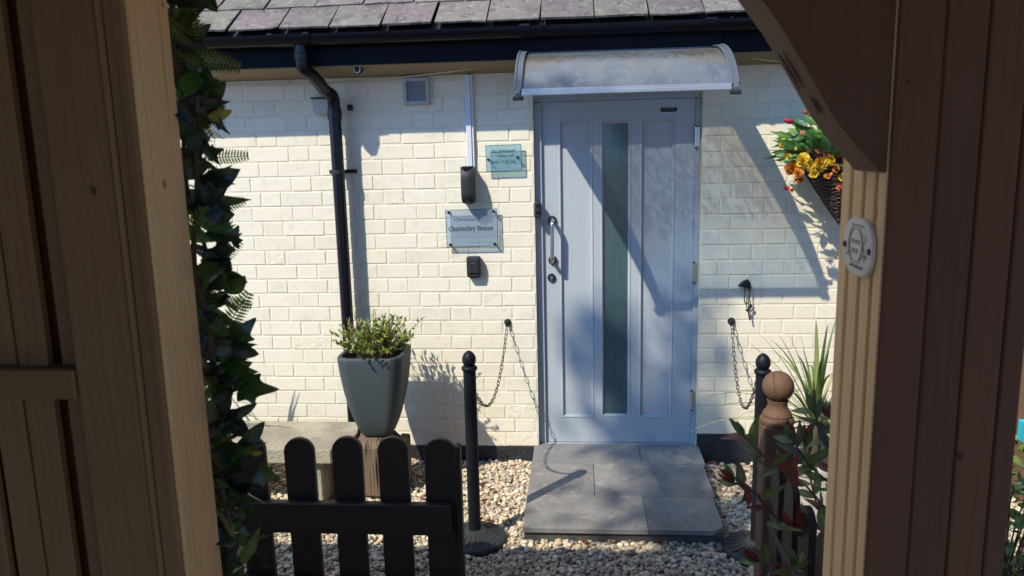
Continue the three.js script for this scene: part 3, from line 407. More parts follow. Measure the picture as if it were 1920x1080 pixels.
// ---------------------------------------------------------------- entrance ramp
{
  const t = thing('entrance_ramp', 'low grey slab ramp leading up to the pale blue door', 'ramp', [0, 0, 0]);
  const tilt = 0.0285, topAt = (z) => 0.104 - z * Math.tan(tilt);
  const slab = (x0, x1, z0, z1, m, cut) => {
    const pts = cut ? [[x0, z0], [x1, z0], [x1, z1 - 0.04], [x1 - 0.03, z1 - 0.012], [x1 - 0.045, z1], [x0, z1]] : [[x0, z0], [x1, z0], [x1, z1], [x0, z1]];
    const g = boxUV(extr(shapeOf(pts.map(([x, z]) => [x, -z])), 0.02, 0.0015).rotateX(-Math.PI / 2), rr(0, 9), rr(0, 9));
    part('slab', g, m, t, [0, topAt(0) - 0.0215 + rr(-0.0008, 0.0008), 0], [tilt, 0, 0]);
  };
  const J = 0.003;
  slab(-0.040, 0.536 - J, -0.03, 0.228 - J, M.slab[0]); slab(0.536 + J, 0.862, -0.03, 0.230 - J, M.slab[2]);
  slab(-0.042, 0.282 - J, 0.228 + J, 0.585 - J, M.slab[1]); slab(0.282 + J, 0.850, 0.230 + J, 0.589 - J, M.slab[0]);
  slab(-0.044, 0.510 - J, 0.585 + J, 0.905, M.slab[2]); slab(0.510 + J, 0.838, 0.589 + J, 0.905, M.slab[1], true);
  part('joint_filler', boxUV(extr(shapeOf([[-0.03, 0.02], [0.835, 0.02], [0.82, -0.86], [-0.034, -0.86]]), 0.012).rotateX(-Math.PI / 2)), M.blackMatt, t, [0, topAt(0) - 0.018, 0], [tilt, 0, 0]);
  part('ramp_base', boxUV(extr(shapeOf([[-0.041, 0.0], [0.845, 0.0], [0.832, -0.893], [-0.041, -0.889]]), 0.12).rotateX(-Math.PI / 2)), M.concrete, t, [0, topAt(0) - 0.1425, 0], [tilt, 0, 0]);
}
// ---------------------------------------------------------------- barrier posts
{
  const t = thing('barrier_post', 'black plastic barrier post with ball top, standing on gravel left of the ramp', 'barrier post', [-0.262, 0, 0.9], 'black barrier posts flanking the ramp');
  part('base', lathe([[0, 0.004], [0.138, 0.004], [0.143, 0.012], [0.143, 0.026], [0.136, 0.034], [0.09, 0.046], [0.05, 0.06], [0.034, 0.068], [0, 0.069]], 56), mat(0.026, 0.031, 0.034, { roughness: 0.55 }), t);
  for (let i = 0; i < 22; i++) { const a = i / 22 * Math.PI * 2; const q = part('base_rib', tube([[0.052, 0.0605, 0], [0.085, 0.05, 0], [0.112, 0.0425, 0.004], [0.128, 0.0375, 0.012]], 0.0017, 10, 5), M.blackMatt, t); q.rotation.y = a; }
  part('post', lathe([[0, 0.05], [0.0275, 0.05], [0.0275, 0.795], [0.0265, 0.815], [0, 0.815]], 32), M.plastic, t);
  part('collar', lathe([[0, 0.802], [0.030, 0.802], [0.0345, 0.808], [0.0345, 0.817], [0.028, 0.823], [0.018, 0.826], [0, 0.826]], 36), M.plastic, t);
  part('ball', lathe([[0, 0.820], [0.017, 0.822], [0.0265, 0.832], [0.0305, 0.846], [0.029, 0.862], [0.021, 0.878], [0.009, 0.888], [0, 0.891]], 36), M.plastic, t);
  part('eyelet', new THREE.TorusGeometry(0.01, 0.003, 8, 18), M.plastic, t, [-0.005, 0.785, -0.033], [0, 1.3, 0]);
  const c = t.clone(); c.name = numbered('barrier_post'); c.position.set(0.965, 0, 0.95); c.userData = { ...t.userData, label: 'black plastic barrier post with ball top, right of the ramp behind the wooden gatepost' }; scene.add(c);
}
// ---------------------------------------------------------------- planter on its stump, stone bench
{
  const t = thing('stone_bench', 'rough sandstone bench slab against the wall left of the planter', 'bench', [-1.2, 0, 0.44]);
  const top = shapeOf([[-0.55, -0.2], [0.2, -0.19], [0.262, -0.13], [0.27, 0.03], [0.235, 0.19], [-0.55, 0.2]]);
  part('seat_slab', boxUV(extr(top, 0.062, 0.006, 4).rotateX(-Math.PI / 2).translate(0, 0.258, 0)), M.stone, t);
  for (const x of [0.09, -0.42]) part('leg', boxUV(cbox(0.115, 0.262, 0.28, 0.008, 0.004)), M.stone, t, [x, 0.129, 0.02]);
}
{
  const t = thing('timber_stump', 'upright weathered timber block under the grey planter', 'timber block', [-0.845, 0, 0.385]);
  part('block', boxUV(cbox(0.265, 0.305, 0.24, 0.03, 0.006)), M.log, t, [-0.012, 0.152, 0]);
  part('side_block', boxUV(cbox(0.05, 0.285, 0.16, 0.008, 0.004)), M.log, t, [0.142, 0.142, -0.02]);
}
{
  const t = thing('planter', 'tall grey textured square planter tapering to its foot, on the timber block', 'planter', [-0.822, 0.312, 0.36]);
  const sec = (h, r) => { const p = [], n = 6, rad = r * 0.42; for (let q = 0; q < 4; q++) { const cx = (q === 0 || q === 3 ? 1 : -1) * (r - rad), cz = (q < 2 ? 1 : -1) * (r - rad); for (let i = 0; i <= n; i++) { const a = (q + i / n) * Math.PI / 2; p.push(V(cx + Math.cos(a) * rad, h, cz + Math.sin(a) * rad)); } } return p; };
  const prof = [[0, 0.062], [0.010, 0.076], [0.05, 0.094], [0.10, 0.1105], [0.17, 0.129], [0.25, 0.145], [0.33, 0.156], [0.39, 0.162], [0.414, 0.164], [0.428, 0.1645], [0.436, 0.161], [0.436, 0.146], [0.42, 0.143], [0.36, 0.138]];
  const pos = [], uv = [], idx = [], n = 28;
  prof.forEach(([h, r]) => { const s = sec(h, r); for (let i = 0; i <= n; i++) { const p = s[i % n]; pos.push(p.x, p.y, p.z); uv.push(i / n * 1.2, h); } });
  for (let k = 0; k < prof.length - 1; k++) for (let i = 0; i < n; i++) { const a = k * (n + 1) + i, b = a + n + 1; idx.push(a, b, a + 1, a + 1, b, b + 1); }
  const g = new THREE.BufferGeometry(); g.setAttribute('position', new THREE.Float32BufferAttribute(pos, 3)); g.setAttribute('uv', new THREE.Float32BufferAttribute(uv, 2)); g.setIndex(idx); g.computeVertexNormals();
  part('body', g, mat(0.050, 0.066, 0.070, { bumpMap: potBump, bumpScale: 0.0008, roughness: 0.7, side: THREE.DoubleSide }), t);
  part('soil', new THREE.BoxGeometry(0.27, 0.02, 0.27), M.soil, t, [0, 0.375, 0]);
  part('foot', rbox(0.12, 0.01, 0.12, 0.004), M.pot, t, [0, 0.004, 0]);
}
// leaves
function leaf(len, w, o = {}) { // along +y, folded along the midrib, curling back at the tip
  const { fold = 0.25, curl = 0.2, n = 6, shape = (t) => Math.sin(Math.PI * Math.pow(t, 0.8)) * (1 - 0.25 * t), tw = 0 } = o;
  const pos = [], uv = [], idx = [];
  for (let i = 0; i <= n; i++) { const t = i / n, ww = Math.max(w / 2 * shape(t), i === n ? 0 : 0.0006), y = len * t, z = -curl * len * t * t + 0.03 * len * Math.sin(t * 9 + w * 300) * (t > 0.2 ? 1 : 0) * 0.5; for (let j = -2; j <= 2; j++) { const a = tw * t, e = j / 2, x = e * ww, q = Math.abs(e); pos.push(x * Math.cos(a), y, z + (1.5 * q - 0.6 * q * q) * ww * fold + x * Math.sin(a)); uv.push(e * 0.5 + 0.5, t); } }
  for (let i = 0; i < n; i++) for (let j = 0; j < 4; j++) { const a = i * 5 + j; idx.push(a, a + 1, a + 5, a + 1, a + 6, a + 5); }
  const g = new THREE.BufferGeometry(); g.setAttribute('position', new THREE.Float32BufferAttribute(pos, 3)); g.setAttribute('uv', new THREE.Float32BufferAttribute(uv, 2)); g.setIndex(idx); g.computeVertexNormals(); return g;
}
const place = (g, p, dir, roll, s = 1) => { const o = new THREE.Object3D(); o.position.set(...p); aim(o, dir, roll); o.scale.setScalar(s); o.updateMatrix(); return g.clone().applyMatrix4(o.matrix); };
{
  const t = thing('potted_shrub', 'bushy yellow-green small-leaved shrub growing in the grey planter', 'shrub', [-0.822, 0.70, 0.36]);
  const q = rng(31), r2 = (a, b) => a + (b - a) * q(); const st = [], lv = [[], [], [], []]; const lg = leaf(0.03, 0.017, { n: 3, curl: 0.3, fold: 0.35 }), lg2 = leaf(0.022, 0.011, { n: 3, curl: 0.2, fold: 0.3 });
  for (let i = 0; i < 115; i++) {
    const a = r2(0, 6.283), el = Math.acos(1 - q() * 0.80), L = r2(0.13, 0.235) * (1 + (q() < 0.08 ? 0.25 : 0)); const d = V(Math.sin(el) * Math.cos(a) * 0.85, Math.cos(el) * 1.05 + 0.18, Math.sin(el) * Math.sin(a) * 0.9).normalize();
    const b = V(d.x * 0.05, 0.0, d.z * 0.05), e = b.clone().addScaledVector(d, L), m = b.clone().lerp(e, 0.5).add(V(r2(-0.015, 0.015), 0.012, r2(-0.015, 0.015)));
    st.push(tube([b.toArray(), m.toArray(), e.toArray()], 0.0013, 5, 4));
    const c = curve([b.toArray(), m.toArray(), e.toArray()]);
    for (let k = 0; k < 13; k++) { const s = 0.25 + 0.78 * k / 12, p = c.getPoint(Math.min(1, s)), dd = V(r2(-1, 1), r2(-0.35, 0.9), r2(-1, 1)).addScaledVector(d, 0.7); lv[Math.floor(q() * q() * 4)].push(place(q() < 0.6 ? lg : lg2, p.toArray(), dd.toArray(), r2(0, 6.28), r2(0.65, 1.15))); }
  }
  part('twigs', merge(st), M.redStem, t); lv.forEach((l, i) => l.length && stuff(part('foliage', merge(l), M.shrubLeaf[i], t)));
}
// ---------------------------------------------------------------- picket fence, gate, gatepost
const picketGeo = (w, h) => { const s = new THREE.Shape(); const r = w / 2; s.moveTo(-r, 0); s.lineTo(r, 0); s.lineTo(r, h - r * 0.95); s.absellipse(0, h - r * 0.95, r, r * 0.95, 0, Math.PI); s.lineTo(-r, 0); return boxUV(extr(s, 0.018, 0.002, 20)); };
{
  const t = thing('picket_fence', 'black-brown round-topped picket fence panel in front of the stone bench', 'fence', [0, 0, 1.5]);
  for (const x of [-1.345, -1.17, -0.995, -0.812, -0.636, -0.462, -0.294]) { const p = part('picket', picketGeo(0.108 + rr(-0.002, 0.002), 0.665 + rr(-0.004, 0.004)), M.fence, t, [x, 0.055, -0.022], [0, 0, rr(-0.006, 0.006)]); for (const sy of [0.35, 0.395]) part('nail', at(cyl(0.0035, 0.0035, 0.002, 8), 0, 0, 0, Math.PI / 2), M.alu, p, [sy < 0.37 ? 0.02 : -0.02, sy, -0.003]); }
  for (const y of [0.425, 0.12]) part('rail', boxUV(at(cbox(0.118, 1.21, 0.035, 0.004), 0, 0, 0, 0, 0, Math.PI / 2)), M.fence, t, [-0.855, y, 0.02]);
  part('end_stile', boxUV(cbox(0.022, 0.66, 0.05, 0.006)), M.fence, t, [-0.2275, 0.37, -0.004]);
}
{
  const t = thing('gatepost', 'brown wooden gatepost with a turned ball finial', 'gatepost', [0.886, 0, 1.5]);
  part('shaft', boxUV(cbox(0.1, 0.79, 0.1, 0.006)), M.post, t, [0, 0.395, 0]);
  part('neck', boxUV(toCreasedNormals(lathe([[0, 0.785], [0.05, 0.787], [0.0565, 0.795], [0.0575, 0.806], [0.053, 0.815], [0.0485, 0.817], [0.0495, 0.824], [0.046, 0.832], [0.038, 0.842], [0.0335, 0.852], [0.0325, 0.862], [0.036, 0.874], [0, 0.875]], 40), 0.5)), M.post, t);
  const b = part('ball', boxUV(new THREE.SphereGeometry(0.0525, 40, 28)), M.post, t, [0, 0.922, 0]);
  part('crack', tube([[-0.0195, 0.0495, 0.012], [-0.024, 0.035, 0.0325], [-0.0235, 0.005, 0.047], [-0.0225, -0.025, 0.0405]], 0.0012, 20, 5), M.blackMatt, b);
}
{
  const t = thing('picket_gate', 'black-brown picket gate swung open beside the wooden gatepost', 'gate', [0.872, 0, 1.56]);
  const g = picketGeo(0.1, 0.65); for (let i = 0; i < 6; i++) part('picket', g, M.fence, t, [0, 0.055, 0.075 + i * 0.165], [0, -Math.PI / 2, 0]);
  for (const y of [0.45, 0.16]) part('rail', boxUV(at(cbox(0.09, 0.96, 0.03, 0.004), 0, 0, 0, Math.PI / 2)), M.fence, t, [0.02, y, 0.49]);
  part('hinge_strap', cbox(0.004, 0.03, 0.22, 0.001), M.iron, t, [-0.004, 0.45, 0.1]);
}

// ---------------------------------------------------------------- timber arbour the view looks out of
{
  const t = thing('timber_arbour', 'timber garden arbour framing the view, shade painted into its boards, with planed pine jambs and a corner brace', 'arbour', [0, 0, 2.75]);
  const Z0 = 2.75; const P = (n, g, m, x, y, z, rot) => part(n, g, m, t, [x, y, z - Z0], rot); const pk = (a) => a[Math.floor(R() * a.length)];
  // left jamb: reveal at x = -0.51, z 2.72 .. 2.85
  P('jamb_post', plank(0.04, 2.1, 0.13, 0.004), M.pine[0], -0.530, 1.05, 2.785);
  P('cover_strip', plank(0.034, 2.1, 0.012, 0.003), M.pineShaded[1], -0.531, 1.05, 2.8565 - 0.0005);
  P('bead', plank(0.013, 2.1, 0.02, 0.005), M.pineShaded[2], -0.557, 1.05, 2.853);
  P('facing_board', plank(0.108, 2.1, 0.022, 0.003), M.pineShaded[0], -0.619, 1.05, 2.846);
  P('rail', plank(0.055, 0.9, 0.04, 0.003), M.pineShaded[1], -1.125, 1.348, 2.842, [0, 0, Math.PI / 2]);
  P('rail', plank(0.09, 0.9, 0.03, 0.003), M.pineShaded[1], -1.125, 0.30, 2.842, [0, 0, Math.PI / 2]);
  for (let i = 0; i < 24; i++) P('slat', plank(i === 0 ? 0.042 : 0.056, 2.1, 0.02, 0.003), pk(M.pineShaded), (i === 0 ? -0.697 : -0.700 - i * 0.0665), 1.05, 2.818 + (i & 1) * 0.008);
  P('back_panel', plank(2.1, 2.1, 0.012), M.pineDeepShade[0], -1.60, 1.05, 2.778);
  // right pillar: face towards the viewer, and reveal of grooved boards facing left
  for (const [a, b, mi] of [[0.687, 0.757, 0], [0.757, 0.820, 1], [0.820, 0.879, 2], [0.879, 0.913, 0]]) P('board', plank(b - a - 0.002, 2.1, 0.02, 0.0028), M.pineDeepShade[mi], (a + b) / 2 + (a < 0.7 ? 0.001 : 0), 1.05, 2.842);
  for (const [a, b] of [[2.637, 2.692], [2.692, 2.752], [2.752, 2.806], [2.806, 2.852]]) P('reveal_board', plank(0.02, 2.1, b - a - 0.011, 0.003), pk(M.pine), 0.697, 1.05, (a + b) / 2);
  P('outer_board', plank(0.2, 2.1, 0.02, 0.003), M.pine[1], 0.808, 1.05, 2.648); P('pillar_core', plank(0.19, 2.1, 0.17, 0.003), M.pineDeepShade[0], 0.805, 1.05, 2.745); P('end_board', plank(0.012, 2.1, 0.19, 0.003), M.pineShaded[1], 0.907, 1.05, 2.738);
  // corner brace
  const br = shapeOf([[0.6865, 1.690], [0.679, 1.691], [0.640, 1.733], [0.603, 1.780], [0.560, 1.852], [0.520, 1.915], [0.475, 1.975], [0.38, 2.09], [0.6865, 2.09]]);
  P('brace', boxUV(extr(br, 0.108, 0.002), 0.3, 0.2), M.pineDeepShade[1], 0, 0, 2.733);
  P('knot', new THREE.SphereGeometry(1, 20, 12).scale(0.0025, 0.036, 0.009), M.post, 0.5515, 1.8505, 2.775, [0, 0, 0.56]);
  P('knot', new THREE.SphereGeometry(1, 20, 12).scale(0.002, 0.018, 0.006), M.post, 0.587, 1.7955, 2.80, [0, 0, 0.56]);
  // lintel, roof boards, back and side walls (outside the frame, sized for the light inside; shade-tinted wood adds to the dusk)
  P('lintel', plank(0.1, 4.1, 0.2, 0.004), M.pine[1], -0.7, 2.138, 2.735, [0, 0, Math.PI / 2]);
  for (let i = 0; i < 15; i++) P('roof_board', plank(0.163, 4.3, 0.02, 0.003), pk(M.pineShaded), -0.7, 2.2 - 0.002 + 0.02, 2.675 + i * 0.166, [Math.PI / 2, 0, Math.PI / 2]);
  for (let i = 0; i < 14; i++) P('wall_board', plank(0.158, 2.2, 0.018, 0.003), pk(M.pineShaded), -2.68 + i * 0.16, 1.1, 5.62);
  for (let i = 0; i < 17; i++) P('wall_board', plank(0.018, 2.2, 0.158, 0.003), pk(M.pineShaded), -2.77, 1.1, 2.95 + i * 0.16);
  for (let i = 0; i < 13; i++) P('wall_board', plank(0.018, 2.2, 0.158, 0.003), pk(M.pineShaded), 1.38, 1.1, 3.59 + i * 0.16);
  P('corner_post', plank(0.09, 2.1, 0.09), M.pineShaded[1], 1.33, 1.05, 2.76);
  P('floor', boxUV(new THREE.BoxGeometry(4.1, 0.03, 2.7)), mat(0.8, 0.8, 0.8, { map: stoneMap, bumpMap: paintBump, bumpScale: 0.004, roughness: 0.9 }), -0.7, 0.012, 4.25);  // unseen floor, made pale to bounce light onto the jambs
}
{ // plaque on the pillar reveal
  const t = thing('oval_plaque', 'white oval embossed plaque screwed to the grooved pine reveal', 'plaque', [0.6868, 1.562, 2.757]); t.rotation.y = -Math.PI / 2;
  const s = new THREE.Shape(); const a = 0.066, b = 0.0475; for (let i = 0; i <= 48; i++) { const q = i / 48 * Math.PI * 2, c = Math.cos(q), n = Math.sin(q), k = Math.pow(Math.pow(Math.abs(c), 2.6) + Math.pow(Math.abs(n), 2.6), -1 / 2.6); i ? s.lineTo(a * c * k, b * n * k) : s.moveTo(a * c * k, b * n * k); }
  const wp = mat(0.66, 0.65, 0.62, { roughness: 0.4 }); part('plate', toCreasedNormals(extr(s, 0.004, 0.0015, 4), 0.5), wp, t, [0, 0, 0.002]);
  const pr = mat(0.34, 0.34, 0.35, { roughness: 0.5 });
  part('emblem', merge([at(new THREE.TorusGeometry(0.029, 0.0011, 6, 40), -0.006, 0.002, 0), at(new THREE.TorusGeometry(0.034, 0.0008, 6, 40), -0.006, 0.002, 0), tube([[0.02, -0.02, 0], [0.035, -0.01, 0], [0.03, 0.006, 0], [0.04, 0.015, 0], [0.03, 0.022, 0]], 0.0012, 20, 5), tube([[0.034, -0.022, 0], [0.042, -0.01, 0], [0.046, -0.016, 0]], 0.0012, 12, 5), tube([[-0.052, -0.02, 0], [-0.04, -0.014, 0], [-0.038, 0.0, 0]], 0.001, 12, 5)]), pr, t, [0, 0, 0.0077]);
  const st = []; const q = rng(3); for (const [y, x0, x1, h] of [[0.008, -0.024, 0.012, 0.011], [-0.008, -0.022, 0.01, 0.011], [-0.034, -0.03, 0.03, 0.006], [0.036, -0.028, 0.028, 0.003]]) for (let x = x0; x < x1; x += h * 0.62) { st.push(at(cbox(0.0012, h * (0.6 + 0.4 * q()), 0.0012, 0.0003), x, y, 0, 0, 0, (q() - 0.5) * 0.5)); if (q() > 0.4) st.push(at(cbox(h * 0.45, 0.0011, 0.0012, 0.0003), x + h * 0.2, y + (q() - 0.5) * h * 0.8, 0, 0, 0, (q() - 0.5) * 0.8)); }
  part('embossed_mark', merge(st), pr, t, [0, 0, 0.0078]);
  for (const x of [-0.057, 0.057]) part('screw', at(cyl(0.005, 0.006, 0.004, 16), 0, 0, 0, Math.PI / 2), M.blackMatt, t, [x, -0.002, 0.0085]);
}

// ---------------------------------------------------------------- leafy garland on the left jamb
const ivyGeo = (s) => { const pts = [[0, 0], [0.22, -0.12], [0.5, -0.02], [0.40, 0.2], [0.5, 0.46], [0.26, 0.48], [0, 0.95], [-0.26, 0.48], [-0.5, 0.46], [-0.40, 0.2], [-0.5, -0.02], [-0.22, -0.12]]; const sh = new THREE.Shape(); sh.moveTo(0, 0); for (let i = 1; i < pts.length; i += 1) { const p = pts[i]; sh.lineTo(p[0] * s, p[1] * s); } const sp = new THREE.Shape(new THREE.SplineCurve([...pts, pts[0]].map(([x, y]) => new THREE.Vector2(x * s, y * s))).getPoints(44)); const g = new THREE.ShapeGeometry(sp); const p = g.attributes.position; for (let i = 0; i < p.count; i++) { const x = p.getX(i), y = p.getY(i); p.setZ(i, Math.abs(x) * 0.35 - y * y / s * 0.35 + Math.sin(x * 60 + y * 40) * 0.004); } g.computeVertexNormals(); return g; };
function frond(L, w, n = 15) { const l = []; l.push(tube([[0, 0, 0], [0, L * 0.5, -L * 0.05], [0, L, -L * 0.22]], 0.0011, 8, 4)); for (let i = 1; i <= n; i++) { const s = i / (n + 0.5), y = L * s, z = -L * 0.22 * s * s, ww = w * Math.pow(Math.sin(Math.PI * Math.min(1, 0.18 + 0.82 * (1 - s))), 0.8) * (1 - s * 0.35); for (const d of [-1, 1]) l.push(place(leaf(ww, Math.min(0.008, L * 0.055), { n: 3, curl: 0.15, fold: 0.1 }), [0, y, z], [d, 0.28, -0.05], 0)); } return merge(l); }
{
  const t = thing('leaf_garland', 'dark garland of ivy, fern and broad leaves hanging down the left arbour jamb', 'garland', [-0.52, 0.5, 2.68]);
  const O = V(-0.52, 0.5, 2.68), q = rng(91), r2 = (a, b) => a + (b - a) * q();
  part('stem', tube(Array.from({ length: 14 }, (_, i) => [0.005 + 0.012 * Math.sin(i * 2.1), i * 0.13, 0.012 * Math.cos(i * 1.7)]), 0.006, 80, 6), M.stem, t);
  part('stem', tube(Array.from({ length: 14 }, (_, i) => [-0.005 + 0.014 * Math.cos(i * 1.6), i * 0.13, -0.015 + 0.014 * Math.sin(i * 2.3)]), 0.004, 80, 6), M.stem, t);
  const RND = (t) => Math.pow(Math.sin(Math.PI * Math.pow(t, 0.9)), 0.75);
  const B = [leaf(0.08, 0.042, { curl: 0.35, n: 9, shape: RND }), leaf(0.07, 0.036, { curl: 0.5, fold: 0.4, n: 9, shape: RND }), leaf(0.088, 0.032, { curl: 0.3, fold: 0.35, n: 9 }), leaf(0.056, 0.036, { curl: 0.2, n: 9, shape: RND })], I = [ivyGeo(0.05), ivyGeo(0.042), ivyGeo(0.057)], F = [frond(0.10, 0.026), frond(0.085, 0.022), frond(0.12, 0.03, 18)];
  const put = (kind, tip, dir, roll, m, s = 1) => { const g = kind === 'fern' ? F[Math.floor(q() * 3)] : kind === 'ivy' ? I[Math.floor(q() * 3)] : B[Math.floor(q() * 4)]; g.computeBoundingBox(); const L = g.boundingBox.max.y * s, d = V(...dir).normalize(), p = V(...tip).addScaledVector(d, -L).sub(O); const o = part(kind === 'fern' ? 'frond' : 'leaf', g, m, t, p.toArray()); aim(o, d.toArray(), roll); o.scale.setScalar(s); return o; };
  const F2 = Math.PI / 2;
  // leaves whose outline shows against the bright wall, at their tips
  for (const [k, x, y, dx, dy, ro, s, m] of [['fern', -0.418, 1.902, 1, -0.25, 0.1, 1, 4], ['leaf', -0.455, 2.0, 0.5, -0.9, 0.3, 0.8, 0], ['leaf', -0.45, 2.04, 0.8, 0.3, 0.4, 0.9, 2], ['leaf', -0.452, 1.865, 0.9, 0.5, 0.6, 0.8, 0], ['leaf', -0.445, 1.838, 1, 0.1, 0.2, 0.75, 3], ['leaf', -0.435, 1.815, 1, 0.15, 0.5, 0.6, 5], ['ivy', -0.444, 1.775, 0.35, -0.9, 0.2, 0.9, 0], ['fern', -0.43, 1.735, 1, 0.0, 0.1, 0.85, 4], ['leaf', -0.445, 1.705, 0.9, 0.35, 0.1, 1.1, 0], ['leaf', -0.45, 1.675, 0.9, -0.35, 0.2, 0.9, 2], ['leaf', -0.435, 1.64, 1, -0.25, 0.4, 1, 1], ['leaf', -0.445, 1.625, 1, -0.1, 0.1, 1.05, 0], ['fern', -0.43, 1.65, 1, 0.25, 0.2, 0.8, 4], ['ivy', -0.436, 1.605, 0.55, 0.85, 0.3, 0.9, 0], ['leaf', -0.455, 1.56, 0.9, 0.2, 0.3, 0.9, 2], ['leaf', -0.44, 1.49, 0.95, -0.3, 0.2, 1.15, 0], ['leaf', -0.438, 1.50, 0.8, 0.5, 0.6, 1.0, 1], ['fern', -0.435, 1.468, 0.6, 0.8, 0.2, 1, 4], ['ivy', -0.425, 1.42, 0.75, 0.65, 0.2, 1.1, 0], ['leaf', -0.428, 1.362, 1, -0.1, 0.2, 1.2, 0], ['leaf', -0.424, 1.345, 0.9, -0.45, 0.5, 1.0, 3], ['leaf', -0.44, 1.30, 0.8, -0.5, 0.3, 0.9, 1], ['ivy', -0.405, 1.262, 0.95, -0.3, 0.1, 1.25, 0], ['leaf', -0.45, 1.225, 0.95, 0.1, 0.4, 0.8, 2], ['leaf', -0.435, 1.19, 0.75, 0.65, 0.2, 0.9, 0], ['leaf', -0.43, 1.148, 1, 0.1, 0.3, 1, 1], ['leaf', -0.437, 1.137, 1, -0.05, 0.3, 0.5, 5], ['ivy', -0.405, 1.078, 0.85, -0.5, 0.2, 1.15, 1], ['leaf', -0.45, 1.09, 0.9, -0.3, 0.5, 0.9, 3], ['leaf', -0.46, 1.02, 0.6, -0.8, 0.4, 1, 0], ['leaf', -0.455, 0.96, 0.6, 0.8, 0.5, 1.0, 4], ['leaf', -0.45, 0.93, 0.9, -0.2, 0.3, 1, 1], ['ivy', -0.445, 0.88, 0.5, -0.85, 0.3, 1, 0]]) put(k, [x, y, 2.66 + r2(-0.025, 0.02)], [dx, dy, r2(-0.15, 0.2)], ro, m === 4 ? M.fern : m === 5 ? M.yellowTip : M.ivy[m], s);
  // the mass behind
  for (let i = 0; i < 290; i++) { const y = r2(0.62, 2.14), k = q() < 0.16 ? 'fern' : q() < 0.28 ? 'ivy' : 'leaf', a = r2(-1.2, 1.2); put(k, [(i > 210 ? -0.503 : y < 1.15 ? -0.495 : -0.478) + r2(-0.03, 0.03) * (0.6 + 0.4 * Math.sin(y * 9)), y, 2.67 + r2(-0.05, 0.04)], [Math.cos(a), Math.sin(a) * 0.9, r2(-0.5, 0.6)], r2(-0.8, 0.8), k === 'fern' ? M.fern : q() < 0.12 ? M.beg[1] : M.ivy[Math.floor(q() * 4)], r2(0.7, 1.15)); }
}
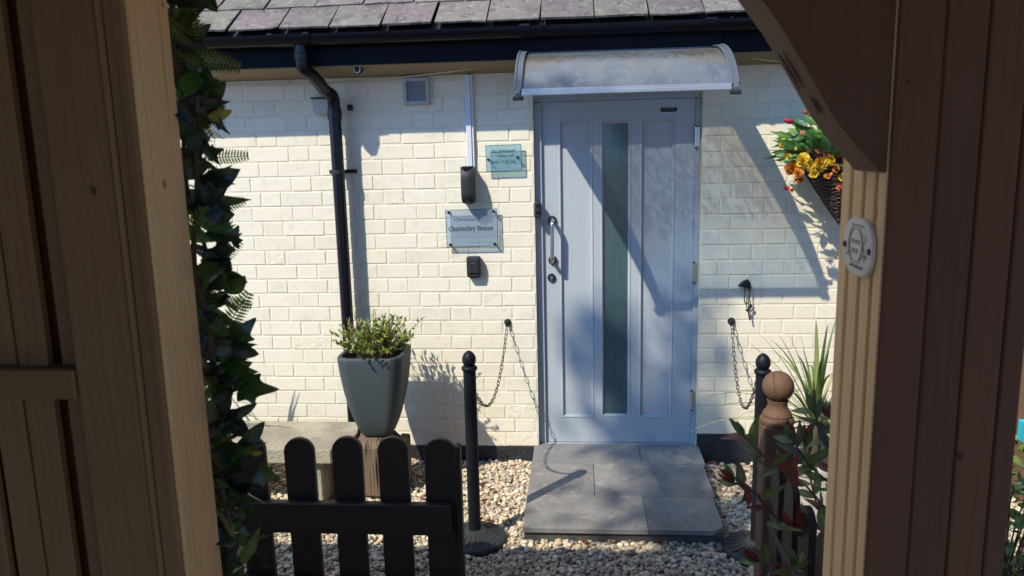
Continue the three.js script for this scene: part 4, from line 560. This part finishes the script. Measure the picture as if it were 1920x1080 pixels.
// ---------------------------------------------------------------- hanging basket with begonias
{
  const t = thing('hanging_basket', 'cone-shaped woven wicker hanging basket beside the pine pillar', 'basket', [1.475, 1.346, 0.28]);
  const q = rng(17), r2 = (a, b) => a + (b - a) * q(), H = 0.275, RT = 0.195, rad = (y) => 0.012 + (RT - 0.012) * Math.pow(clamp(y / H), 0.92);
  part('liner', lathe(Array.from({ length: 12 }, (_, i) => { const y = i / 11 * (H - 0.01); return [Math.max(0.002, rad(y) - 0.008), y]; }), 36), mat(0.03, 0.02, 0.016, { roughness: 0.95, side: THREE.DoubleSide }), t);
  for (let k = 0; k < 24; k++) { const a = k / 24 * 6.283 + r2(-0.05, 0.05), p = []; for (let i = 0; i <= 6; i++) { const y = i / 6 * H; p.push([Math.cos(a + 0.06 * i) * (rad(y) + 0.002), y, Math.sin(a + 0.06 * i) * (rad(y) + 0.002)]); } part('stake', tube(p, 0.0028, 14, 5), M.wicker[k % 3], t); }
  for (let k = 0; k < 30; k++) { const y0 = 0.012 + k * 0.0091, n = 24, p = []; for (let i = 0; i < n; i++) { const a = i / n * 6.283, y = y0 + r2(-0.004, 0.004), s = (i + k) & 1 ? 0.0045 : -0.001; p.push(V(Math.cos(a) * (rad(y) + s), y, Math.sin(a) * (rad(y) + s))); } part('weaver', new THREE.TubeGeometry(new THREE.CatmullRomCurve3(p, true), 72, r2(0.002, 0.0034), 5, true), M.wicker[Math.floor(q() * 3)], t); }
  for (let k = 0; k < 4; k++) { const p = []; for (let i = 0; i < 20; i++) { const a = i / 20 * 6.283; p.push(V(Math.cos(a) * (RT + 0.004 + r2(-0.004, 0.004)), H + r2(-0.006, 0.008), Math.sin(a) * (RT + 0.004 + r2(-0.004, 0.004)))); } part('rim_cane', new THREE.TubeGeometry(new THREE.CatmullRomCurve3(p, true), 60, 0.0042, 5, true), M.wicker[k % 3], t); }
  for (let k = 0; k < 3; k++) { const a = 0.6 + k * 2.094; part('hanger', tube([[Math.cos(a) * RT, H, Math.sin(a) * RT], [Math.cos(a) * RT * 0.5, H + 0.25, Math.sin(a) * RT * 0.5], [0, H + 0.5, 0]], 0.0018, 10, 5), M.iron, t); }
  const bk = thing('basket_bracket', 'black iron wall bracket carrying the hanging basket, behind the corner brace', 'bracket', [1.475, 2.0, 0]); part('arm', tube([[0, 0.0, 0.004], [0, 0.1, 0.06], [0, 0.135, 0.18], [0, 0.13, 0.28]], 0.007, 24, 8), M.iron, bk); part('wall_plate', cbox(0.03, 0.16, 0.008, 0.002), M.iron, bk, [0, 0.03, 0.0055]);
  // plants
  const b = thing('begonia', 'trailing begonia with yellow and orange blooms spilling from the wicker basket', 'flowering plant', [1.45, 1.62, 0.30]); const O = [1.45, 1.62, 0.30];
  const saw = (t) => Math.sin(Math.PI * Math.pow(t, 0.7)) * (1 - 0.35 * t) * (1 + 0.16 * ((t * 9) % 1 < 0.5 ? 1 : -1));
  const G = [leaf(0.10, 0.046, { n: 12, curl: 0.35, fold: 0.3, shape: saw }), leaf(0.085, 0.036, { n: 12, curl: 0.5, fold: 0.35, shape: saw }), leaf(0.115, 0.034, { n: 12, curl: 0.2, fold: 0.4, shape: saw })];
  const stems = [];
  for (let i = 0; i < 260; i++) { const a = i < 110 ? r2(1.6, 4.2) : r2(0, 6.283), el = r2(0.1, 1.5), L = r2(0.04, 0.15) + 0.06 * Math.sin(el); const d = V(Math.sin(el) * Math.cos(a) * (Math.cos(a) < 0 ? 0.8 : 1), Math.cos(el) * 1.05 + 0.1, Math.sin(el) * Math.sin(a)); const base = V(d.x * 0.12, 0.02, d.z * 0.12), e = base.clone().addScaledVector(d, L); if (O[2] + e.z < 0.03) continue; stems.push(tube([base.toArray(), base.clone().lerp(e, 0.6).add(V(0, 0.02, 0)).toArray(), e.toArray()], 0.0022, 5, 4)); const o = part('leaf', G[i % 3], M.beg[Math.floor(q() * 3)], b, e.toArray()); aim(o, [d.x + r2(-0.3, 0.3), d.y * 0.6 + r2(-0.5, 0.35), d.z + r2(-0.3, 0.3)], r2(-0.9, 0.9)); o.scale.setScalar(r2(0.7, 1.1)); }
  stuff(part('stems', merge(stems), M.redStem, b));
  const petal = leaf(0.022, 0.024, { n: 4, curl: -0.35, fold: 0.15, shape: (t) => Math.pow(Math.sin(Math.PI * (0.12 + 0.82 * t)), 0.6) });
  const flower = (R0, n) => { const l = []; for (let k = 0; k < n; k++) { const a = k * 2.4, el = 0.25 + 1.2 * k / n; l.push(place(petal, [0, 0, 0], [Math.sin(el) * Math.cos(a), Math.sin(el) * Math.sin(a), Math.cos(el)], a, R0 * (0.55 + 0.5 * k / n))); } return merge(l); };
  const dbl = flower(1.5, 26), small = flower(1.05, 8), bud = lathe([[0, 0], [0.006, 0.004], [0.0095, 0.014], [0.008, 0.026], [0.003, 0.036], [0, 0.038]], 14);
  for (const [x, y, z, g, m, s] of [[1.236, 1.655, 0.43, dbl, 'yellow', 1.15], [1.262, 1.640, 0.44, dbl, 'yellow', 0.85], [1.312, 1.643, 0.44, dbl, 'yellow', 1.15], [1.195, 1.625, 0.40, dbl, 'orange', 1.0], [1.180, 1.617, 0.41, small, 'orange', 1.1], [1.231, 1.573, 0.40, dbl, 'orange', 0.65], [1.418, 1.577, 0.47, dbl, 'yellow', 1.0], [1.157, 1.737, 0.37, dbl, 'yellow', 0.7], [1.392, 1.545, 0.46, small, 'peach', 1.1], [1.399, 1.530, 0.46, small, 'coral', 0.9], [1.372, 1.72, 0.42, small, 'peach', 1.3], [1.395, 1.71, 0.42, small, 'peach', 1.1], [1.188, 1.527, 0.37, small, 'coral', 0.8], [1.205, 1.522, 0.37, small, 'orange', 0.7], [1.215, 1.60, 0.44, dbl, 'orange', 0.75], [1.35, 1.66, 0.46, dbl, 'yellow', 0.8], [1.28, 1.60, 0.46, dbl, 'yellow', 0.7], [1.34, 1.59, 0.47, small, 'orange', 0.9], [1.17, 1.68, 0.40, small, 'yellow', 0.9], [1.22, 1.72, 0.41, small, 'yellow', 0.8], [1.30, 1.76, 0.40, small, 'orange', 0.8], [1.37, 1.62, 0.47, dbl, 'orange', 0.7], [1.31, 1.70, 0.42, small, 'peach', 0.8], [1.24, 1.78, 0.40, small, 'peach', 0.7]]) { const o = part('flower', g, M[m], b, [x - O[0], y - O[1], z - O[2]]); o.rotation.set(r2(-0.3, 0.3), r2(-0.5, 0.1), r2(0, 6)); o.scale.setScalar(s); }
  for (const [x, y, z, s] of [[1.20, 1.83, 0.38, 1.4], [1.27, 1.87, 0.36, 0.9]]) { const o = part('bud', bud, s > 1.05 ? M.pink : M.coral, b, [x - O[0], y - O[1], z - O[2]]); aim(o, [-0.9, 0.25, 0.3], 0); o.scale.setScalar(s); }
  part('hanging_stem', tube([[1.23 - O[0], 1.6 - O[1], 0.41 - O[2]], [1.215 - O[0], 1.56 - O[1], 0.39 - O[2]], [1.19 - O[0], 1.53 - O[1], 0.37 - O[2]]], 0.0016, 8, 5), M.redStem, b);
}
// ---------------------------------------------------------------- cordylines
function cordyline(label, pos, seed, n, heroes, pot) {
  const t = thing('cordyline', label, 'plant', pos, undefined), q = rng(seed), r2 = (a, b) => a + (b - a) * q();
  const blade = (L, w, bend, m, az, el) => { const p = [], uv = [], idx = [], N = 10; for (let i = 0; i <= N; i++) { const s = i / N, e = el - bend * s * s, rad = L * s; const ww = w * 0.68 * Math.min(1, 0.55 + s * 3) * Math.pow(1 - s, 0.55); const cx = rad * Math.cos(e), cy = rad * Math.sin(e); for (const j of [-1, 0, 1]) { p.push(cx * Math.cos(az) - j * ww * Math.sin(az), cy - Math.abs(j) * -ww * 0.25, cx * Math.sin(az) + j * ww * Math.cos(az)); uv.push(j * 0.5 + 0.5, s); } } for (let i = 0; i < N; i++) for (let j = 0; j < 2; j++) { const a = i * 3 + j; idx.push(a, a + 1, a + 3, a + 1, a + 4, a + 3); } const g = new THREE.BufferGeometry(); g.setAttribute('position', new THREE.Float32BufferAttribute(p, 3)); g.setAttribute('uv', new THREE.Float32BufferAttribute(uv, 2)); g.setIndex(idx); g.computeVertexNormals(); part('blade', g, m, t); };
  for (const [L, az, el, w, bend, mi] of heroes) blade(L, w, bend, M.blade[mi], az, el);
  for (let i = 0; i < n; i++) blade(r2(0.3, 0.55), r2(0.011, 0.02), r2(0.1, 0.9), M.blade[Math.floor(q() * 4)], r2(0, 6.283), r2(0.1, 1.4));
  part('stem', lathe([[0, -0.2], [0.03, -0.2], [0.026, -0.05], [0.02, 0.02], [0, 0.03]], 14), M.stem, t);
  return t;
}
cordyline('spiky green and cream cordyline in front of the wall beside the pine pillar', [1.29, 0.46, 0.62], 5, 46, [
  [0.52, 2.2, 1.50, 0.028, 0.05, 1], [0.50, 1.2, 1.52, 0.024, 0.05, 0], [0.55, 3.0, 1.14, 0.022, 0.15, 1], [0.54, 3.2, 1.0, 0.02, 0.12, 0], [0.50, 2.9, 1.24, 0.018, 0.1, 2], [0.55, 3.3, 0.86, 0.018, 0.2, 1], [0.48, 3.0, 1.33, 0.014, 0.08, 0], [0.42, 0.3, 1.3, 0.014, 0.3, 2], [0.58, 3.35, 0.42, 0.016, 0.5, 0], [0.60, 3.25, 0.16, 0.014, 0.30, 3], [0.56, 3.0, 0.62, 0.015, 0.35, 2], [0.40, 2.6, 1.4, 0.02, 0.1, 3], [0.46, 3.6, 1.05, 0.016, 0.2, 1], [0.5, 2.6, 0.95, 0.017, 0.25, 0], [0.44, 3.14, 0.75, 0.018, 0.4, 1], [0.38, 2.9, 0.95, 0.02, 0.3, 3], [0.45, 0.1, 1.15, 0.018, 0.25, 1], [0.42, 0.2, 0.8, 0.018, 0.5, 0], [0.3, 3.3, 0.5, 0.022, 0.6, 1], [0.3, 2.5, 0.45, 0.022, 0.6, 0], [0.47, 3.1, 1.42, 0.012, 0.06, 2]]);
cordyline('spiky dark plant near the wall, mostly hidden behind the left leaf garland', [-1.86, 0.42, 0.42], 8, 34, []);
{ const mk = (label, x, z) => { const t = thing('stone_planter', label, 'planter', [x, 0, z]); part('tub', lathe([[0, 0.01], [0.12, 0.01], [0.135, 0.05], [0.16, 0.27], [0.175, 0.28], [0.178, 0.315], [0.17, 0.325], [0.15, 0.32], [0.145, 0.28], [0, 0.27]], 36), mat(0.5, 0.47, 0.4, { bumpMap: paintBump, bumpScale: 0.004, roughness: 0.85 }), t); part('soil', at(cyl(0.147, 0.147, 0.012, 28), 0, 0.286, 0), M.soil, t); return t; };
  mk('pale stone planter behind the gate at the foot of the spiky cordyline', 1.29, 0.62); mk('pale stone planter by the wall behind the left leaf garland', -1.86, 0.42); }

// ---------------------------------------------------------------- photinia in front of the gate
{
  const t = thing('photinia_shrub', 'photinia shrub with red young leaves in front of the wooden gatepost', 'shrub', [1.0, 0, 2.05]), O = [1.0, 0, 2.05], q = rng(77), r2 = (a, b) => a + (b - a) * q();
  const G = [leaf(0.095, 0.036, { n: 8, curl: 0.3, fold: 0.3 }), leaf(0.085, 0.031, { n: 8, curl: 0.45, fold: 0.4 }), leaf(0.105, 0.033, { n: 8, curl: 0.2, fold: 0.25 })], N = [leaf(0.065, 0.024, { n: 6, curl: 0.1, fold: 0.5 }), leaf(0.05, 0.019, { n: 6, curl: 0.15, fold: 0.5 })];
  const S = [
    [[1.02, 0.1, 2.06], [0.99, 0.5, 2.0], [0.935, 0.661, 1.95], [0.84, 0.782, 1.95], [0.748, 0.843, 1.95], [0.679, 0.915, 1.95]],
    [[1.02, 0.1, 2.06], [1.0, 0.45, 2.0], [0.942, 0.570, 1.95], [0.855, 0.606, 1.95], [0.769, 0.674, 1.95], [0.706, 0.748, 1.95], [0.655, 0.772, 1.95]],
    [[1.02, 0.08, 2.06], [0.98, 0.42, 2.02], [0.926, 0.51, 2.0], [0.807, 0.54, 2.0], [0.72, 0.555, 2.0]],
    [[1.02, 0.2, 2.04], [0.985, 0.6, 1.95], [0.946, 0.74, 1.9], [0.883, 0.80, 1.88], [0.841, 0.87, 1.86]],
    [[1.03, 0.2, 2.0], [1.06, 0.6, 1.9], [1.02, 0.8, 1.8], [0.98, 0.9, 1.75]], [[1.02, 0.2, 2.05], [1.0, 0.55, 1.95], [0.98, 0.72, 1.85], [0.95, 0.86, 1.8], [0.92, 0.93, 1.78]], [[1.03, 0.2, 2.0], [1.1, 0.5, 2.1], [1.16, 0.75, 2.1], [1.2, 0.9, 2.05]], [[1.03, 0.2, 2.0], [0.97, 0.5, 1.85], [0.93, 0.70, 1.75], [0.92, 0.80, 1.7]]];
  S.forEach((s, si) => {
    const pts = s.map((p) => [p[0] - O[0], p[1] - O[1], p[2] - O[2]]), c = curve(pts); part('stem', tube(pts, 0.0032, 24, 6), si % 2 ? M.stem : M.redStem, t);
    const n = 13; for (let k = 0; k < n; k++) { const u = 0.36 + 0.62 * k / (n - 1), p = c.getPoint(u), tg = c.getTangent(u), a = k * 2.4, side = V(Math.cos(a), Math.sin(a) * 0.8, Math.sin(a * 1.7) * 0.7); const o = part('leaf', G[k % 3], q() < 0.15 ? M.red[2] : M.phot[Math.floor(q() * 3)], t, p.toArray()); aim(o, tg.clone().multiplyScalar(0.55).add(side).toArray(), r2(-0.7, 0.7)); o.scale.setScalar(r2(0.7, 1.05)); }
    const e = c.getPoint(1), d = c.getTangent(1); for (let k = 0; k < 5; k++) { const o = part('leaf', N[k % 2], q() < 0.4 ? M.red[Math.floor(q() * 3)] : M.phot[1], t, e.toArray()); aim(o, d.clone().add(V(r2(-0.5, 0.5), r2(0, 0.8), r2(-0.5, 0.5))).toArray(), r2(-1, 1)); }
  });
  for (const [x, y, z, dx, dy, s] of [[0.699, 0.70, 1.95, -0.2, 1, 1.25], [0.797, 0.80, 1.95, -0.15, 1, 1.3], [0.81, 0.805, 1.955, 0.3, 1, 1.1], [0.824, 0.77, 1.95, 0.0, 1, 1.0], [0.826, 0.632, 1.97, 0.1, 1, 1.35], [0.82, 0.635, 1.96, -0.5, 1, 1.1], [0.833, 0.64, 1.96, 0.45, 1, 1.0]]) { const o = part('leaf', N[0], M.red[Math.floor(q() * 2)], t, [x - O[0], y - O[1], z - O[2]]); aim(o, [dx, dy, 0.1], r2(-0.5, 0.5)); o.scale.setScalar(s); }
}
// ---------------------------------------------------------------- gravel
{
  const q = rng(5), r2 = (a, b) => a + (b - a) * q();
  const g = new THREE.IcosahedronGeometry(1, 2), p = g.attributes.position; for (let i = 0; i < p.count; i++) { const x = p.getX(i), y = p.getY(i), z = p.getZ(i), k = 1 + 0.16 * Math.sin(x * 2.3 + 1) * Math.cos(z * 2.1) + 0.10 * Math.sin(y * 3.1 + x * 1.9) + 0.07 * Math.sin(z * 4.3 - y * 2); p.setXYZ(i, x * k, y * k, z * k); } 
  const gg = mergeGeometries([g]); const pos = gg.attributes.position, nn = new Float32Array(pos.count * 3); { const key = {}, fn = []; for (let i = 0; i < pos.count; i += 3) { const a = V().fromBufferAttribute(pos, i), b = V().fromBufferAttribute(pos, i + 1), c = V().fromBufferAttribute(pos, i + 2), n = b.clone().sub(a).cross(c.clone().sub(a)); for (const v of [a, b, c]) { const k = v.toArray().map((e) => e.toFixed(4)).join(); (key[k] ??= V()).add(n); fn.push(k); } } fn.forEach((k, i) => key[k].clone().normalize().toArray(nn, i * 3)); } gg.setAttribute('normal', new THREE.BufferAttribute(nn, 3));
  const PAL = [[0.60, 0.50, 0.35], [0.52, 0.42, 0.28], [0.62, 0.55, 0.42], [0.38, 0.30, 0.21], [0.44, 0.32, 0.22], [0.32, 0.28, 0.23], [0.68, 0.62, 0.50], [0.52, 0.39, 0.27], [0.27, 0.24, 0.21], [0.58, 0.48, 0.30]];
  const T = [], dum = new THREE.Object3D();
  const add = (x, z, y, s) => { if (x > -0.02 && x < 0.815 && z < 0.87) return; dum.position.set(x, y, z); dum.rotation.set(r2(-0.5, 0.5), r2(0, 6.28), r2(-0.5, 0.5)); dum.scale.set(s * r2(0.85, 1.35), s * r2(0.55, 0.85), s * r2(0.75, 1.1)); dum.updateMatrix(); T.push([dum.matrix.clone(), PAL[Math.floor(q() * PAL.length)], r2(0.85, 1.25)]); };
  for (let z = 0.005; z < 2.6; z += 0.0145) for (let x = -2.3; x < 2.3; x += 0.0145) { const X = x + r2(-0.008, 0.008), Z = z + r2(-0.008, 0.008); add(X, Z, r2(-0.004, 0.006), r2(0.0072, 0.0108)); if (q() < 0.3) add(X + 0.006, Z + 0.006, r2(0.008, 0.014), r2(0.0075, 0.0135)); }
  const im = new THREE.InstancedMesh(gg, mat(1, 1, 1, { roughness: 0.7, bumpMap: paintBump, bumpScale: 0.001 }), T.length); im.name = 'gravel'; T.forEach(([m, c, k], i) => { im.setMatrixAt(i, m); im.setColorAt(i, col(c[0] * k, c[1] * k, c[2] * k)); }); im.userData = { kind: 'stuff', label: 'cream, pink and brown pebble gravel covering the ground before the house', category: 'gravel' }; scene.add(im);
}
{ // fallen leaves
  const q = rng(41), r2 = (a, b) => a + (b - a) * q(), G = leaf(0.05, 0.024, { n: 4, curl: 0.3, fold: 0.4 }), l = [];
  for (let i = 0; i < 110; i++) { const L = q() < 0.55; l.push(place(G, [L ? r2(-1.1, -0.15) : r2(0.86, 1.4), 0.026, r2(0.05, 0.75)], [r2(-1, 1), r2(-0.05, 0.15), r2(-1, 1)], r2(-0.4, 0.4), r2(0.45, 0.95))); }
  for (let i = 0; i < 12; i++) l.push(place(G, [r2(0.2, 0.85), 0.026, r2(0.92, 1.0)], [r2(-1, 1), r2(-0.05, 0.2), r2(-1, 1)], r2(-0.4, 0.4), r2(0.4, 0.7)));
  const o = part('fallen_leaves', merge(l), leafMat(0.24, 0.065, 0.04, { roughness: 0.8 }), scene); o.userData = { kind: 'stuff', label: 'dry russet leaves scattered over the gravel', category: 'leaf litter' };
  const one = (label, x, z, ry, m, s) => { const t = part('fallen_leaf', merge([G.clone(), tube([[0, 0, 0], [0.002, -0.012, 0.002]], 0.0008, 4, 4)]), m, scene, [x, 0.03, z]); t.name = numbered('fallen_leaf'); t.rotation.set(-1.45, 0, ry); t.scale.setScalar(s); t.userData = { label, category: 'leaf', group: 'single red leaves on the gravel' }; };
  one('red fallen leaf on gravel against the dark plinth right of the ramp', 0.954, 0.035, 1.5, M.red[1], 1.1); one('upright red fallen leaf on the gravel at the front edge of the ramp', 0.57, 0.93, 0.4, M.red[2], 1.0);
}
// ---------------------------------------------------------------- right margin: glimpse past the pillar
{
  const f = thing('boundary_fence', 'orange-brown board fence glimpsed past the right edge of the dark pillar', 'fence', [2.35, 0, 1.3]);
  for (let i = 0; i < 20; i++) part('board', boxUV(cbox(0.02, 1.5, 0.118, 0.003), i, i), M.post, f, [(i & 1) * 0.012, 0.75, -1.2 + i * 0.12]);
  for (const y of [0.35, 1.2]) part('rail', boxUV(at(cbox(0.05, 2.4, 0.06, 0.003), 0, 0, 0, Math.PI / 2)), M.post, f, [0.045, y, 0]);
  const b = thing('turquoise_trough', 'turquoise painted trough glimpsed at the right edge of the picture', 'trough', [2.035, 0.50, 1.25]); const tm = mat(0.02, 0.42, 0.52, { roughness: 0.5 });
  part('side', cbox(0.5, 0.08, 0.018, 0.003), tm, b, [0.08, 0.15, 0.08]); part('side', cbox(0.5, 0.08, 0.018, 0.003), tm, b, [0.08, 0.15, -0.08]); part('end', cbox(0.018, 0.08, 0.142, 0.003), tm, b, [-0.161, 0.15, 0]); part('end', cbox(0.018, 0.08, 0.142, 0.003), tm, b, [0.321, 0.15, 0]); part('soil', cbox(0.462, 0.02, 0.14, 0.002), M.soil, b, [0.08, 0.19, 0]);
  for (const x of [-0.12, 0.28]) part('leg', cbox(0.04, 0.58, 0.05, 0.003), M.iron, b, [x, -0.21, 0]);
  const s = thing('green_shrub', 'mixed green shrub low at the right edge beyond the dark pillar', 'shrub', [1.78, 0, 1.3]), q = rng(63), r2 = (a, c) => a + (c - a) * q(), l = [[], []], G = leaf(0.055, 0.03, { n: 5 }), st = [];
  for (let i = 0; i < 420; i++) { const p = [r2(-0.22, 0.25), r2(0.05, 0.62), r2(-0.25, 0.25)]; l[q() < 0.5 ? 0 : 1].push(place(G, p, [r2(-1, 1), r2(-0.3, 1), r2(-1, 1)], r2(0, 6), r2(0.6, 1.2))); if (i % 12 === 0) st.push(tube([[0, 0, 0], [p[0] * 0.5, p[1] * 0.6, p[2] * 0.4], p], 0.003, 8, 5)); }
  l.forEach((g, i) => stuff(part('foliage', merge(g), [M.shrubLeaf[1], M.phot[1]][i], s))); part('stem', merge(st), M.stem, s);
}
// ---------------------------------------------------------------- tree outside the frame that dapples the door and ramp
{
  const t = thing('garden_tree', 'leafy garden tree outside the view whose dappled shade falls on the door', 'tree', [-3.3, 0, 7.6]), O = V(-3.3, 0, 7.6), q = rng(29), r2 = (a, b) => a + (b - a) * q();
  part('trunk', tube([[0, 0, 0], [0.05, 2, -0.1], [-0.2, 4.2, -0.3], [-0.5, 6.2, -0.6], [-0.8, 8.2, -1.1]], 0.11, 30, 10), M.stem, t);
  const lv = [], G = leaf(0.11, 0.075, { n: 4 });
  const at2 = (wx, wy, d) => V(wx, wy, 0).addScaledVector(V(-0.85, 1.36, 1), d).sub(O);
  const clusters = [];
  for (let i = 0; i < 46; i++) { const s = i < 30 ? r2(-0.08, 0.5) : r2(0.3, 1), wy = lerp(0.92, -1.25, s), c = lerp(0.50, 1.0, s); clusters.push([c + r2(-0.47, 0.47) * (0.75 + 0.35 * s), wy, r2(5.6, 6.6), r2(0.09, 0.19)]); }
  for (const [wx, wy, d, rad] of clusters) { const c = at2(wx, wy, d); part('twig', tube([[-0.8 + 0.2 * (wx - 0.6), 7.6, -1.0], c.clone().multiplyScalar(0.5).add(V(-0.5, 3.95, -0.5)).toArray(), c.toArray()], 0.009, 10, 5), M.stem, t); const n = Math.round((wy < 0.1 ? 11 : 21) * (rad / 0.14) ** 2); for (let k = 0; k < n; k++) { const a = V(r2(-1, 1), r2(-1, 1), r2(-1, 1)); if (a.length() > 1) a.normalize(); lv.push(place(G, c.clone().addScaledVector(a, rad).toArray(), [r2(-1, 1), r2(-1, 0.6), r2(-1, 1)], r2(0, 6), r2(0.6, 1.1))); } }
  stuff(part('crown', merge(lv), M.phot[1], t));
}

scene.traverse((o) => { if (o.isMesh && o !== sky) { o.castShadow = true; o.receiveShadow = true; } });
renderer.render(scene, camera);
